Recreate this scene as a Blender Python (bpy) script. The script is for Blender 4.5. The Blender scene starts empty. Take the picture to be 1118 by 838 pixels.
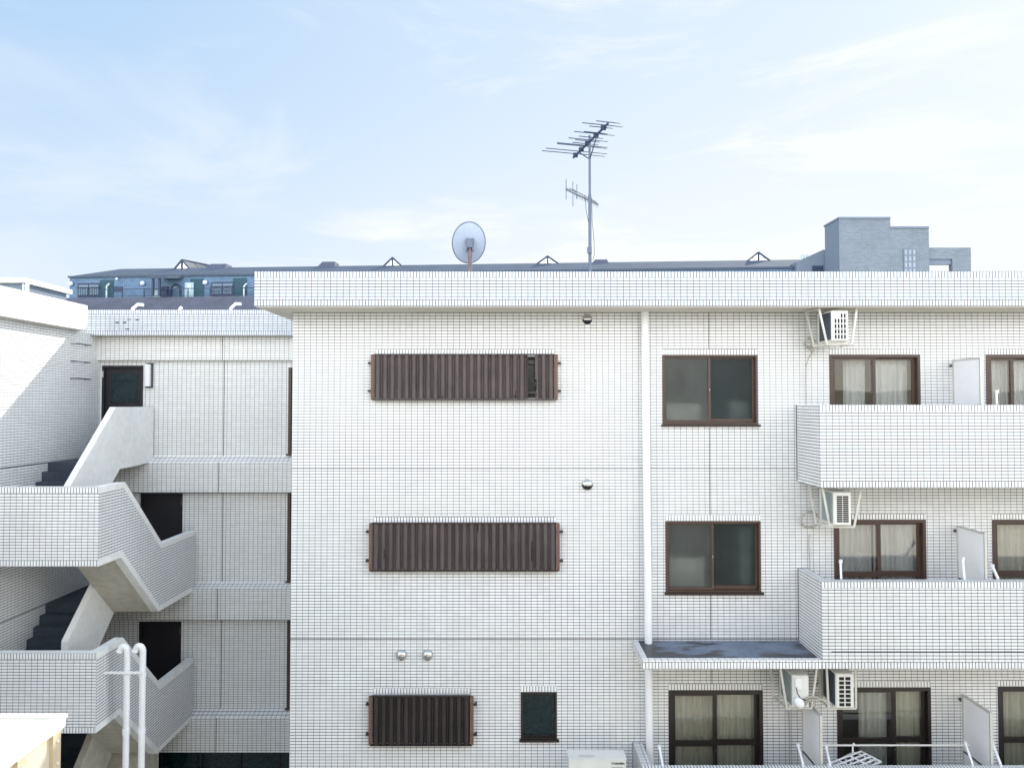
import bpy, math, random
from mathutils import Vector, Matrix
R = math.radians
random.seed(7)
sc = bpy.context.scene
col = sc.collection

# ------------------------------------------------------------------ camera
FOC, CX, CY = 815.0, 559.0, 419.0
CAMY, EYE = -12.5, 7.0
PITCH = R(1.55)
cp, sp = math.cos(PITCH), math.sin(PITCH)
cam = bpy.data.cameras.new('camera'); camo = bpy.data.objects.new('camera', cam); col.objects.link(camo)
cam.sensor_width = 36; cam.lens = FOC / 1118 * 36
cam.clip_start = 0.1; cam.clip_end = 6000
camo.location = (0, CAMY, EYE); camo.rotation_euler = (R(90) + PITCH, 0, 0)
sc.camera = camo

def at(px, py, Y):
    """photo measurement (px, py) on the plane of depth Y -> world point"""
    v = (CY - py) / FOC; u = (px - CX) / FOC
    t = (Y - CAMY) / (cp - v * sp)
    return Vector((u * t, Y, EYE + t * (sp + v * cp)))
def zof(py, Y): return at(CX, py, Y).z
def xof(px, py, Y): return at(px, py, Y).x
GROUND = -2.7

# ------------------------------------------------------------------ mesh builder
class MB:
    def __init__(s): s.v = []; s.f = []; s.uv = []; s.m = []; s.sm = []
    def face(s, pts, mi=0, uv=None, swap=False, smooth=False, org=(0, 0)):
        pts = [Vector(p) for p in pts]
        if uv is None:
            n = Vector((0, 0, 0))
            for i in range(len(pts)):
                a, b = pts[i], pts[(i + 1) % len(pts)]
                n += Vector(((a.y - b.y) * (a.z + b.z), (a.z - b.z) * (a.x + b.x), (a.x - b.x) * (a.y + b.y)))
            ax = max(range(3), key=lambda i: abs(n[i]))
            if ax == 0: uv = [(p.y - org[0], p.z - org[1]) for p in pts]
            elif ax == 1: uv = [(p.x - org[0], p.z - org[1]) for p in pts]
            else: uv = [(p.x - org[0], p.y - org[1]) for p in pts]
            if swap: uv = [(b, a) for a, b in uv]
        i0 = len(s.v)
        s.v += [tuple(p) for p in pts]; s.f.append(list(range(i0, i0 + len(pts)))); s.uv.append(uv); s.m.append(mi); s.sm.append(smooth)
    def box(s, x0, x1, y0, y1, z0, z1, mi=0, skip='', top=None):
        x0, x1 = sorted((x0, x1)); y0, y1 = sorted((y0, y1)); z0, z1 = sorted((z0, z1))
        if 'f' not in skip: s.face([(x0, y0, z0), (x1, y0, z0), (x1, y0, z1), (x0, y0, z1)], mi)
        if 'b' not in skip: s.face([(x1, y1, z0), (x0, y1, z0), (x0, y1, z1), (x1, y1, z1)], mi)
        if 'l' not in skip: s.face([(x0, y1, z0), (x0, y0, z0), (x0, y0, z1), (x0, y1, z1)], mi)
        if 'r' not in skip: s.face([(x1, y0, z0), (x1, y1, z0), (x1, y1, z1), (x1, y0, z1)], mi)
        if 't' not in skip: s.face([(x0, y0, z1), (x1, y0, z1), (x1, y1, z1), (x0, y1, z1)], mi if top is None else top)
        if 'u' not in skip: s.face([(x0, y1, z0), (x1, y1, z0), (x1, y0, z0), (x0, y0, z0)], mi)
    def vstrip(s, a, b, z0, z1, mi=0, sold=(False, False), h=0.1):
        """tiled vertical face from a to b (x, y) with an upright course at bottom / top"""
        L = math.hypot(b[0] - a[0], b[1] - a[1])
        cuts = [z0] + ([z0 + h] if sold[0] else []) + ([z1 - h] if sold[1] else []) + [z1]
        for i in range(len(cuts) - 1):
            c0, c1 = cuts[i], cuts[i + 1]
            up = (i == 0 and sold[0]) or (i == len(cuts) - 2 and sold[1])
            uv = [(0, c0 - z0), (L, c0 - z0), (L, c1 - z0), (0, c1 - z0)]
            if up: uv = [(0, 0), (0, L), (c1 - c0, L), (c1 - c0, 0)]
            s.face([(a[0], a[1], c0), (b[0], b[1], c0), (b[0], b[1], c1), (a[0], a[1], c1)], mi, uv)
    def bar(s, a, b, w, h=None, mi=0, up=Vector((0, 0, 1))):
        a = Vector(a); b = Vector(b); h = w if h is None else h
        d = (b - a).normalized()
        if abs(d.dot(up)) > 0.95: up = Vector((0, 1, 0))
        sx = d.cross(up).normalized() * w / 2; sy = sx.cross(d).normalized() * h / 2
        c = [a + sx + sy, a - sx + sy, a - sx - sy, a + sx - sy]; e = [p + (b - a) for p in c]
        for i in range(4):
            j = (i + 1) % 4
            s.face([c[i], c[j], e[j], e[i]], mi)
        s.face([c[3], c[2], c[1], c[0]], mi); s.face(e, mi)
    def tube(s, pts, r, n=8, mi=0, cap=True, r2=None):
        pts = [Vector(p) for p in pts]
        rings = []
        nrm = None
        for i, p in enumerate(pts):
            d = (pts[min(i + 1, len(pts) - 1)] - pts[max(i - 1, 0)]).normalized()
            if nrm is None:
                nrm = d.orthogonal().normalized()
            else:
                nrm = (nrm - d * nrm.dot(d)).normalized()
            bn = d.cross(nrm)
            rr = r if r2 is None else r + (r2 - r) * i / (len(pts) - 1)
            rings.append([p + (nrm * math.cos(2 * math.pi * k / n) + bn * math.sin(2 * math.pi * k / n)) * rr for k in range(n)])
        for i in range(len(rings) - 1):
            for k in range(n):
                j = (k + 1) % n
                s.face([rings[i][k], rings[i][j], rings[i + 1][j], rings[i + 1][k]], mi, smooth=True)
        if cap:
            s.face(list(reversed(rings[0])), mi); s.face(rings[-1], mi)
    def prismx(s, poly, x0, x1, mi=0, mf=None):
        """poly: list of (y, z) counter-clockwise seen from +X"""
        n = len(poly)
        s.face([(x1, p[0], p[1]) for p in poly], mi)
        s.face([(x0, p[0], p[1]) for p in reversed(poly)], mi)
        for i in range(n):
            a, b = poly[i], poly[(i + 1) % n]
            s.face([(x1, b[0], b[1]), (x1, a[0], a[1]), (x0, a[0], a[1]), (x0, b[0], b[1])], mi if mf is None else mf(i, a, b))
    def build(s, name, mats, parent=None, label=None, weld=False):
        me = bpy.data.meshes.new(name)
        me.from_pydata(s.v, [], s.f)
        uvl = me.uv_layers.new(name='UVMap')
        k = 0
        for f, uv in zip(s.f, s.uv):
            for q in uv:
                uvl.data[k].uv = q; k += 1
        for p, mi, sm in zip(me.polygons, s.m, s.sm):
            p.material_index = mi; p.use_smooth = sm
        if not isinstance(mats, (list, tuple)): mats = [mats]
        for m in mats: me.materials.append(m)
        if weld or any(s.sm):
            import bmesh
            bm = bmesh.new(); bm.from_mesh(me)
            bmesh.ops.remove_doubles(bm, verts=bm.verts, dist=1e-5)
            for e in bm.edges:
                if len(e.link_faces) == 2 and e.calc_face_angle(0) > 0.8: e.smooth = False
            bm.to_mesh(me); bm.free()
        me.update()
        o = bpy.data.objects.new(name, me); col.objects.link(o)
        if parent is not None: o.parent = parent
        if label: o['label'] = label
        return o
def tag(o, label, cat, group=None):
    o['label'] = label; o['category'] = cat
    if group: o['group'] = group
    return o
def empty(name, loc, label, cat, group=None):
    o = bpy.data.objects.new(name, None); col.objects.link(o); o.location = loc
    o.empty_display_size = 0.2
    return tag(o, label, cat, group)
def adopt(root):
    """children were modelled in world space: keep them there"""
    mi = Matrix.Translation(-Vector(root.location))
    for ch in root.children: ch.matrix_parent_inverse = mi
def struct(o): o['kind'] = 'structure'; return o

# ------------------------------------------------------------------ materials
def nodes(name):
    m = bpy.data.materials.new(name); m.use_nodes = True
    nt = m.node_tree; b = nt.nodes['Principled BSDF']
    return m, nt, b
def N(nt, t, **k):
    n = nt.nodes.new(t)
    for a, v in k.items(): setattr(n, a, v)
    return n
def math_(nt, op, a, b=None, c=None, clamp=False):
    n = nt.nodes.new('ShaderNodeMath'); n.operation = op; n.use_clamp = clamp
    for i, v in enumerate((a, b, c)):
        if v is None: continue
        if isinstance(v, (int, float)): n.inputs[i].default_value = v
        else: nt.links.new(v, n.inputs[i])
    return n.outputs[0]
def noise(nt, scale, detail=4, vec=None, rough=0.55, stretch=None):
    n = nt.nodes.new('ShaderNodeTexNoise'); n.inputs['Scale'].default_value = scale; n.inputs['Detail'].default_value = detail
    n.inputs['Roughness'].default_value = rough
    if vec is None:
        g = nt.nodes.new('ShaderNodeNewGeometry'); vec = g.outputs['Position']
    if stretch:
        mp = nt.nodes.new('ShaderNodeMapping'); mp.inputs['Scale'].default_value = stretch
        nt.links.new(vec, mp.inputs['Vector']); vec = mp.outputs[0]
    nt.links.new(vec, n.inputs['Vector'])
    return n.outputs['Fac']
def mixc(nt, fac, a, b, blend='MIX'):
    n = nt.nodes.new('ShaderNodeMix'); n.data_type = 'RGBA'; n.blend_type = blend
    for sock, v in ((n.inputs[0], fac), (n.inputs[6], a), (n.inputs[7], b)):
        if isinstance(v, (int, float)): sock.default_value = v
        elif isinstance(v, tuple): sock.default_value = (v[0], v[1], v[2], 1)
        else: nt.links.new(v, sock)
    return n.outputs[2]
def ramp(nt, v, lo, hi, a=0.0, b=1.0):
    n = nt.nodes.new('ShaderNodeMapRange'); n.interpolation_type = 'SMOOTHSTEP'
    n.inputs[1].default_value = lo; n.inputs[2].default_value = hi; n.inputs[3].default_value = a; n.inputs[4].default_value = b
    nt.links.new(v, n.inputs[0]); return n.outputs[0]
def plain(name, c, rough=0.6, var=0.12, scale=3.0, metal=0.0, dirt=None, streak=False, bump=0.0, spec=0.5):
    m, nt, b = nodes(name)
    f = noise(nt, scale, 5)
    f2 = noise(nt, scale * 7, 3, stretch=(1, 1, 0.12) if streak else None)
    f = math_(nt, 'MULTIPLY_ADD', f2, 0.5, math_(nt, 'MULTIPLY', f, 0.5))
    f = ramp(nt, f, 0.3, 0.7)
    lo = tuple(x * (1 - var) for x in c) if dirt is None else dirt
    hi = tuple(min(1, x * (1 + var * 0.5)) for x in c)
    nt.links.new(mixc(nt, f, lo, hi), b.inputs['Base Color'])
    b.inputs['Roughness'].default_value = rough; b.inputs['Metallic'].default_value = metal
    b.inputs['Specular IOR Level'].default_value = spec
    if bump:
        bp = N(nt, 'ShaderNodeBump'); bp.inputs['Strength'].default_value = bump; bp.inputs['Distance'].default_value = 0.01
        nt.links.new(f2, bp.inputs['Height']); nt.links.new(bp.outputs[0], b.inputs['Normal'])
    return m
def tile(name, c, grout, joint=0.0085, var=0.08, rough=0.3, warm=(1.0, 0.992, 0.97), ju=0.85):
    """100 x 50 mm glazed ceramic tile in a straight grid; UVs are metres"""
    m, nt, b = nodes(name)
    uv = N(nt, 'ShaderNodeUVMap'); uv.uv_map = 'UVMap'
    sep = N(nt, 'ShaderNodeSeparateXYZ'); nt.links.new(uv.outputs[0], sep.inputs[0])
    def joint_mask(v, pitch, w):
        d = math_(nt, 'PINGPONG', v, pitch / 2)
        return math_(nt, 'LESS_THAN', d, w / 2)
    mu = joint_mask(sep.outputs[0], 0.1, joint * ju); mv = joint_mask(sep.outputs[1], 0.05, joint)
    mask = math_(nt, 'MAXIMUM', mu, mv)
    cu = math_(nt, 'FLOOR', math_(nt, 'DIVIDE', sep.outputs[0], 0.1)); cv = math_(nt, 'FLOOR', math_(nt, 'DIVIDE', sep.outputs[1], 0.05))
    cb = N(nt, 'ShaderNodeCombineXYZ'); nt.links.new(cu, cb.inputs[0]); nt.links.new(cv, cb.inputs[1])
    wn = N(nt, 'ShaderNodeTexWhiteNoise', noise_dimensions='2D'); nt.links.new(cb.outputs[0], wn.inputs['Vector'])
    k = math_(nt, 'MULTIPLY_ADD', wn.outputs['Value'], var, 1 - var)
    big = ramp(nt, noise(nt, 0.55, 4), 0.3, 0.7, 0.0, 1.0)
    stre = ramp(nt, noise(nt, 5.0, 4, stretch=(1, 1, 0.07)), 0.5, 0.85, 0.0, 0.45)
    base = mixc(nt, big, tuple(x * y for x, y in zip(c, warm)), c)
    base = mixc(nt, math_(nt, 'MULTIPLY', stre, 0.42), base, tuple(x * 0.72 for x in c))
    base = mixc(nt, 1.0, base, k, 'MULTIPLY')
    bu = math_(nt, 'FLOOR', math_(nt, 'DIVIDE', sep.outputs[0], 0.3)); bv_ = math_(nt, 'FLOOR', math_(nt, 'DIVIDE', sep.outputs[1], 0.3))
    cb2 = N(nt, 'ShaderNodeCombineXYZ'); nt.links.new(bu, cb2.inputs[0]); nt.links.new(bv_, cb2.inputs[1])
    wn2 = N(nt, 'ShaderNodeTexWhiteNoise', noise_dimensions='2D'); nt.links.new(cb2.outputs[0], wn2.inputs['Vector'])
    base = mixc(nt, 1.0, base, math_(nt, 'MULTIPLY_ADD', wn2.outputs['Value'], 0.04, 0.96), 'MULTIPLY')
    gv = ramp(nt, noise(nt, 2.2, 5), 0.3, 0.7, 0.6, 1.35)
    g = mixc(nt, 1.0, grout, gv, 'MULTIPLY')
    nt.links.new(mixc(nt, mask, base, g), b.inputs['Base Color'])
    nt.links.new(math_(nt, 'MULTIPLY_ADD', mask, 0.5, rough), b.inputs['Roughness'])
    # every tile sits a hair out of true
    geo = N(nt, 'ShaderNodeNewGeometry')
    jit = N(nt, 'ShaderNodeVectorMath', operation='MULTIPLY_ADD')
    nt.links.new(wn.outputs['Color'], jit.inputs[0]); jit.inputs[1].default_value = (0.03, 0.03, 0.03)
    nt.links.new(geo.outputs['Normal'], jit.inputs[2])
    nrm = N(nt, 'ShaderNodeVectorMath', operation='NORMALIZE'); nt.links.new(jit.outputs[0], nrm.inputs[0])
    nt.links.new(nrm.outputs[0], b.inputs['Normal'])
    return m
def brick(name, c, c2, mortar, scale=1.0):
    m, nt, b = nodes(name)
    uv = N(nt, 'ShaderNodeUVMap'); uv.uv_map = 'UVMap'
    br = N(nt, 'ShaderNodeTexBrick'); nt.links.new(uv.outputs[0], br.inputs['Vector'])
    br.inputs['Scale'].default_value = scale; br.inputs['Mortar Size'].default_value = 0.03
    br.inputs['Brick Width'].default_value = 0.7; br.inputs['Row Height'].default_value = 0.28
    for s_, v in (('Color1', c), ('Color2', c2), ('Mortar', mortar)): br.inputs[s_].default_value = (*v, 1)
    f = ramp(nt, noise(nt, 0.4, 4), 0.3, 0.7, 0.92, 1.06)
    nt.links.new(mixc(nt, 1.0, br.outputs['Color'], f, 'MULTIPLY'), b.inputs['Base Color'])
    b.inputs['Roughness'].default_value = 0.7
    return m
def stained():
    m = plain('stained_waterproofing', (0.17, 0.21, 0.27), 0.7, 0.25, 1.6, bump=0.1); nt = m.node_tree; b = nt.nodes['Principled BSDF']
    src = b.inputs['Base Color'].links[0].from_socket
    g = N(nt, 'ShaderNodeNewGeometry'); sp_ = N(nt, 'ShaderNodeSeparateXYZ'); nt.links.new(g.outputs['Position'], sp_.inputs[0])
    n = noise(nt, 3.2, 6, stretch=(.55, 1.6, 1))
    edge = ramp(nt, sp_.outputs[1], -.9, -.45, .16, 0.0)          # water stands along the front rim
    end = ramp(nt, sp_.outputs[0], 2.0, 2.75, .2, 0.0)            # and where the downpipe empties
    f = ramp(nt, math_(nt, 'ADD', n, math_(nt, 'ADD', edge, end)), .53, .62)
    nt.links.new(mixc(nt, f, src, (.025, .03, .04)), b.inputs['Base Color'])
    nt.links.new(ramp(nt, f, 0, 1, .7, .35), b.inputs['Roughness'])
    return m
def clear_glass(name, tint=(0.8, 0.86, 0.84), r0=0.14, rough=0.015):
    m = bpy.data.materials.new(name); m.use_nodes = True; nt = m.node_tree
    nt.nodes.remove(nt.nodes['Principled BSDF']); out = nt.nodes['Material Output']
    tr = N(nt, 'ShaderNodeBsdfTransparent'); tr.inputs[0].default_value = (*tint, 1)
    gl = N(nt, 'ShaderNodeBsdfGlossy'); gl.inputs['Roughness'].default_value = rough
    w = noise(nt, 0.9, 2)
    bp = N(nt, 'ShaderNodeBump'); bp.inputs['Strength'].default_value = 0.04; bp.inputs['Distance'].default_value = 0.05
    nt.links.new(w, bp.inputs['Height']); nt.links.new(bp.outputs[0], gl.inputs['Normal'])
    fr = N(nt, 'ShaderNodeFresnel'); fr.inputs[0].default_value = 1.5
    fac = math_(nt, 'ADD', fr.outputs[0], r0, clamp=True)
    mx = N(nt, 'ShaderNodeMixShader'); nt.links.new(fac, mx.inputs[0])
    nt.links.new(tr.outputs[0], mx.inputs[1]); nt.links.new(gl.outputs[0], mx.inputs[2]); nt.links.new(mx.outputs[0], out.inputs[0])
    return m
def frosted(name, tint, milk, amount=0.7, rough=0.62):
    m, nt, b = nodes(name)
    f = noise(nt, 1.6, 3)
    nt.links.new(mixc(nt, ramp(nt, f, 0.3, 0.7), tuple(x * 0.6 for x in tint), tint), b.inputs['Base Color'])
    b.inputs['Transmission Weight'].default_value = 1.0; b.inputs['IOR'].default_value = 1.3
    b.inputs['Roughness'].default_value = rough
    d = N(nt, 'ShaderNodeBsdfPrincipled'); d.inputs['Roughness'].default_value = 0.3
    nt.links.new(mixc(nt, ramp(nt, noise(nt, 1.1, 3), 0.3, 0.7), tuple(x * 0.5 for x in milk), milk), d.inputs['Base Color'])
    bp = N(nt, 'ShaderNodeBump'); bp.inputs['Strength'].default_value = 0.25; bp.inputs['Distance'].default_value = 0.004
    nt.links.new(noise(nt, 90, 2), bp.inputs['Height']); nt.links.new(bp.outputs[0], b.inputs['Normal']); nt.links.new(bp.outputs[0], d.inputs['Normal'])
    mx = N(nt, 'ShaderNodeMixShader'); mx.inputs[0].default_value = amount
    nt.links.new(d.outputs[0], mx.inputs[1]); nt.links.new(b.outputs[0], mx.inputs[2]); nt.links.new(mx.outputs[0], nt.nodes['Material Output'].inputs[0])
    return m
def cloth(name, c):
    m = bpy.data.materials.new(name); m.use_nodes = True; nt = m.node_tree
    nt.nodes.remove(nt.nodes['Principled BSDF']); out = nt.nodes['Material Output']
    f = ramp(nt, noise(nt, 6, 4, stretch=(3, 3, 0.2)), 0.3, 0.7)
    cc = mixc(nt, f, tuple(x * 0.8 for x in c), c)
    d = N(nt, 'ShaderNodeBsdfDiffuse'); t = N(nt, 'ShaderNodeBsdfTranslucent')
    nt.links.new(cc, d.inputs[0]); nt.links.new(cc, t.inputs[0])
    mx = N(nt, 'ShaderNodeMixShader'); mx.inputs[0].default_value = 0.25
    nt.links.new(d.outputs[0], mx.inputs[1]); nt.links.new(t.outputs[0], mx.inputs[2]); nt.links.new(mx.outputs[0], out.inputs[0])
    return m

WHITE = (0.86, 0.865, 0.875)
M = dict(
    tile=tile('white_tile', WHITE, (0.05, 0.055, 0.07), 0.0095, ju=0.62),
    tile_par_dim=tile('white_tile_parapet_dimmed', (0.6, 0.64, 0.7), (0.035, 0.04, 0.055), 0.0105, ju=0.7),  # same white tile, darkened and blued in colour to tame over-bright sky light
    tile_bal_dim=tile('white_tile_balcony_dimmed', (0.8, 0.81, 0.82), (0.04, 0.045, 0.055), 0.0105, ju=0.62),  # white tile darkened in colour against strong light on the balcony fronts
    tile_sun=tile('white_tile_sunlit', WHITE, (0.2, 0.2, 0.2), 0.0065),  # paler grout paints the sun washing out the joints
    tile_side=tile('white_tile_oblique', WHITE, (0.035, 0.04, 0.05), 0.0108, ju=0.3),
    tile_side2=tile('white_tile_side_wall', (0.84, 0.85, 0.86), (0.08, 0.085, 0.095), 0.0085, ju=0.4),
    tile_far=tile('white_tile_wing', (0.9, 0.9, 0.89), (0.06, 0.064, 0.075), 0.0078),
    paint=plain('painted_concrete', (0.86, 0.86, 0.84), 0.75, 0.1, 1.2, bump=0.12),
    soffit=plain('soffit_paint', (0.68, 0.65, 0.58), 0.8, 0.1, 0.8),
    beige=plain('beige_concrete', (0.62, 0.59, 0.5), 0.85, 0.2, 1.0, bump=0.2),
    tread=plain('dark_tread', (0.045, 0.062, 0.085), 0.65, 0.3, 3),
    sealant=plain('sealant', (0.08, 0.085, 0.095), 0.7, 0.2, 4),
    roofing=plain('grey_waterproofing', (0.16, 0.2, 0.25), 0.75, 0.3, 1.6, bump=0.1),
    brown=plain('bronze_aluminium', (0.075, 0.046, 0.036), 0.4, 0.2, 6),
    rust=plain('brown_bracket', (0.17, 0.085, 0.058), 0.6, 0.25, 8),
    black=plain('black_aluminium', (0.022, 0.016, 0.015), 0.4, 0.3, 6),
    screen=plain('weathered_corrugated_sheet', (0.084, 0.064, 0.064), 0.55, 0.35, 2.5, streak=True),
    screen_dark=plain('dark_corrugated_sheet', (0.03, 0.022, 0.022), 0.5, 0.4, 2.5, streak=True),
    pipe=plain('white_pvc', (0.9, 0.91, 0.92), 0.4, 0.05, 2),
    panel=plain('white_board', (0.9, 0.91, 0.94), 0.5, 0.04, 1.5),
    alu=plain('aluminium', (0.62, 0.61, 0.58), 0.45, 0.1, 5, metal=0.3),
    steel=plain('stainless_steel', (0.62, 0.62, 0.62), 0.22, 0.1, 5, metal=1.0),
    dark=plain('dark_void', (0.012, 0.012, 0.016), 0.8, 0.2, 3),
    casing=plain('ivory_casing', (0.74, 0.74, 0.7), 0.45, 0.06, 3),
    casing_side=plain('navy_coil_fins', (0.05, 0.07, 0.1), 0.55, 0.2, 5),  # dark navy fins on the coil face
    casing_grey=plain('grey_coil_fins', (0.3, 0.35, 0.35), 0.55, 0.2, 5),
    hanger=plain('painted_hanger_steel', (0.66, 0.65, 0.6), 0.5, 0.14, 8),
    hose=plain('wrapped_hose', (0.42, 0.4, 0.35), 0.7, 0.12, 12),
    cable=plain('dark_cable', (0.04, 0.04, 0.04), 0.6, 0.2, 8),
    room=plain('room_wall', (0.42, 0.42, 0.36), 0.9, 0.1, 1),
    stuff=plain('stored_box', (0.82, 0.8, 0.74), 0.7, 0.1, 2),
    curtain=cloth('sheer_curtain', (0.93, 0.94, 0.95)),
    curtain_cream=cloth('cream_curtain', (0.92, 0.9, 0.8)),
    glass=clear_glass('window_glass', (0.95, 0.97, 0.96), 0.15),
    glass_dim=clear_glass('window_glass_dim', (0.95, 0.98, 0.94), 0.08),
    glass_dark=plain('dark_glass', (0.006, 0.02, 0.024), 0.12, 0.4, 2),
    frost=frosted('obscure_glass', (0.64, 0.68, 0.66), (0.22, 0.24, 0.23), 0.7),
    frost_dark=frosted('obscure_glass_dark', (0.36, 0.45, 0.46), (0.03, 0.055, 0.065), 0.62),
    door=plain('dark_door', (0.012, 0.011, 0.016), 0.5, 0.3, 3),
    lamp=plain('lamp_diffuser', (0.86, 0.84, 0.86), 0.35, 0.03, 2),
    cream=plain('cream_cladding', (0.66, 0.59, 0.47), 0.6, 0.12, 1.5),
    cream_roof=plain('pale_roof_sheet', (0.8, 0.76, 0.68), 0.6, 0.1, 1.5),
    dish=plain('dish_grey', (0.36, 0.42, 0.52), 0.5, 0.1, 4),
    dish_mast=plain('dish_mast_paint', (0.17, 0.11, 0.12), 0.5, 0.4, 9),
    mast=plain('galvanised_mast', (0.11, 0.14, 0.2), 0.45, 0.15, 6),
    ant=plain('antenna_silhouette', (0.035, 0.06, 0.12), 0.5, 0.2, 6),  # dark blue paints the aerial as a silhouette against the sky
    bbrick=brick('blue_brick_hazed', (0.06, 0.12, 0.21), (0.1, 0.175, 0.27), (0.16, 0.24, 0.34), 1.5),  # far building colours here take in distance haze as added blue
    broof=plain('slate_roof', (0.06, 0.085, 0.125), 0.8, 0.2, 0.5),
    bdark=plain('far_dark_frame', (0.02, 0.04, 0.085), 0.6, 0.2, 1),
    bglass=plain('far_glass', (0.1, 0.17, 0.25), 0.15, 0.3, 0.8),
    bwhite=plain('far_white', (0.6, 0.68, 0.74), 0.5, 0.05, 1),
    sky_glass=clear_glass('skylight_glass', (0.9, 0.95, 1.0), 0.35),
    tbrick=brick('grey_brick', (0.13, 0.16, 0.19), (0.17, 0.2, 0.235), (0.23, 0.27, 0.31), 1.7),
    tplain=plain('grey_render', (0.17, 0.21, 0.265), 0.8, 0.1, 0.5),
    tpane=plain('tower_pane', (0.26, 0.31, 0.36), 0.2, 0.2, 1),
    asphalt=plain('pale_concrete_paving', (0.5, 0.49, 0.46), 0.9, 0.25, 0.7),
    opp=plain('pale_facade_paint', (0.91, 0.86, 0.75), 0.8, 0.06, 0.5),
    logo=plain('logo_ink', (0.03, 0.03, 0.04), 0.5, 0.1, 5),
    plastic=plain('white_plastic', (0.82, 0.83, 0.85), 0.35, 0.05, 6),
)

# ------------------------------------------------------------------ sun and sky
SUN = Vector((0.92, 1.0, 0.82)).normalized()
elev = math.asin(SUN.z); rot = math.atan2(SUN.x, SUN.y)
sl = bpy.data.lights.new('sun', 'SUN'); sl.energy = 5.0; sl.angle = R(0.53); sl.color = (1.0, 0.93, 0.82)
so = bpy.data.objects.new('sun', sl); col.objects.link(so); so.location = (30, 30, 40)
so.rotation_euler = SUN.to_track_quat('Z', 'Y').to_euler()
w = bpy.data.worlds.new('World'); sc.world = w; w.use_nodes = True
nt = w.node_tree; bg = nt.nodes['Background']
sky = N(nt, 'ShaderNodeTexSky'); sky.sky_type = 'NISHITA'; sky.sun_disc = False
sky.sun_elevation = elev; sky.sun_rotation = rot; sky.air_density = 1.0; sky.dust_density = 1.6; sky.ozone_density = 1.6
SKY = 0.08
tc = N(nt, 'ShaderNodeTexCoord')
vec = tc.outputs['Generated']
sp3 = N(nt, 'ShaderNodeSeparateXYZ'); nt.links.new(vec, sp3.inputs[0])
# thin cirrus: noise over the sky dome projected on a flat cloud layer
zz = math_(nt, 'MAXIMUM', math_(nt, 'ADD', sp3.outputs[2], 0.12), 0.05)
cxy = N(nt, 'ShaderNodeCombineXYZ')
nt.links.new(math_(nt, 'DIVIDE', sp3.outputs[0], zz), cxy.inputs[0]); nt.links.new(math_(nt, 'DIVIDE', sp3.outputs[1], zz), cxy.inputs[1])
mp = N(nt, 'ShaderNodeMapping'); mp.vector_type = 'POINT'; mp.inputs['Rotation'].default_value = (0, R(-27), R(12)); mp.inputs['Scale'].default_value = (1.5, 2.0, 6.5)
mp.inputs['Location'].default_value = (3.1, 1.7, 0.4)
nt.links.new(vec, mp.inputs[0])
cn = N(nt, 'ShaderNodeTexNoise'); cn.inputs['Scale'].default_value = 1.1; cn.inputs['Detail'].default_value = 9; cn.inputs['Roughness'].default_value = 0.6
cn.inputs['Distortion'].default_value = 1.1
nt.links.new(mp.outputs[0], cn.inputs['Vector'])
cl = math_(nt, 'MULTIPLY', ramp(nt, cn.outputs['Fac'], 0.45, 0.72), ramp(nt, sp3.outputs[0], -0.5, 0.25, 0.25, 1.0))
# haze near the horizon and on the sunny side
hz = ramp(nt, sp3.outputs[2], 0.02, 0.5, 1.0, 0.0)
sdot = N(nt, 'ShaderNodeVectorMath', operation='DOT_PRODUCT'); nt.links.new(vec, sdot.inputs[0]); sdot.inputs[1].default_value = SUN
side = ramp(nt, sdot.outputs['Value'], 0.3, 1.0, 0.0, 1.0)
skyc = N(nt, 'ShaderNodeVectorMath', operation='SCALE'); nt.links.new(sky.outputs[0], skyc.inputs[0]); skyc.inputs['Scale'].default_value = SKY
veil = mixc(nt, 0.8, skyc.outputs[0], (0.53, 0.79, 1.12))
mask = math_(nt, 'ADD', math_(nt, 'MULTIPLY', cl, 0.95), math_(nt, 'ADD', math_(nt, 'MULTIPLY', hz, 0.66), math_(nt, 'MULTIPLY', side, 0.5)), clamp=True)
lay = mixc(nt, mask, veil, (0.97, 1.01, 1.03))
# added glow in the unseen sky behind the camera, to brighten the facade
back = ramp(nt, sp3.outputs[1], -0.25, 0.3, 1.0, 0.0)
facade_fill = mixc(nt, ramp(nt, sp3.outputs[2], 0.15, 0.75), (4.7, 4.8, 4.85), (0.95, 1.2, 1.6))
fin = mixc(nt, math_(nt, 'MULTIPLY', back, 0.9), lay, facade_fill)
nt.links.new(fin, bg.inputs[0]); bg.inputs[1].default_value = 1.0

# ------------------------------------------------------------------ ground
mb = MB(); mb.face([(-1500, -1500, GROUND), (1500, -1500, GROUND), (1500, 1500, GROUND), (-1500, 1500, GROUND)])
struct(mb.build('ground', M['asphalt']))

# ------------------------------------------------------------------ main block
F3, F2 = zof(511, 0), zof(697, 0)
F1 = F2 - (F3 - F2)
bld = empty('apartment_building', (0, 0, GROUND), 'white tiled apartment block with stacked balconies and corrugated window screens', 'building')
XL, XR, BACK = -3.68, 12.0, 9.0
OV = -0.82
ZS = zof(334, OV); ZT = zof(296.2, OV)

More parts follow.
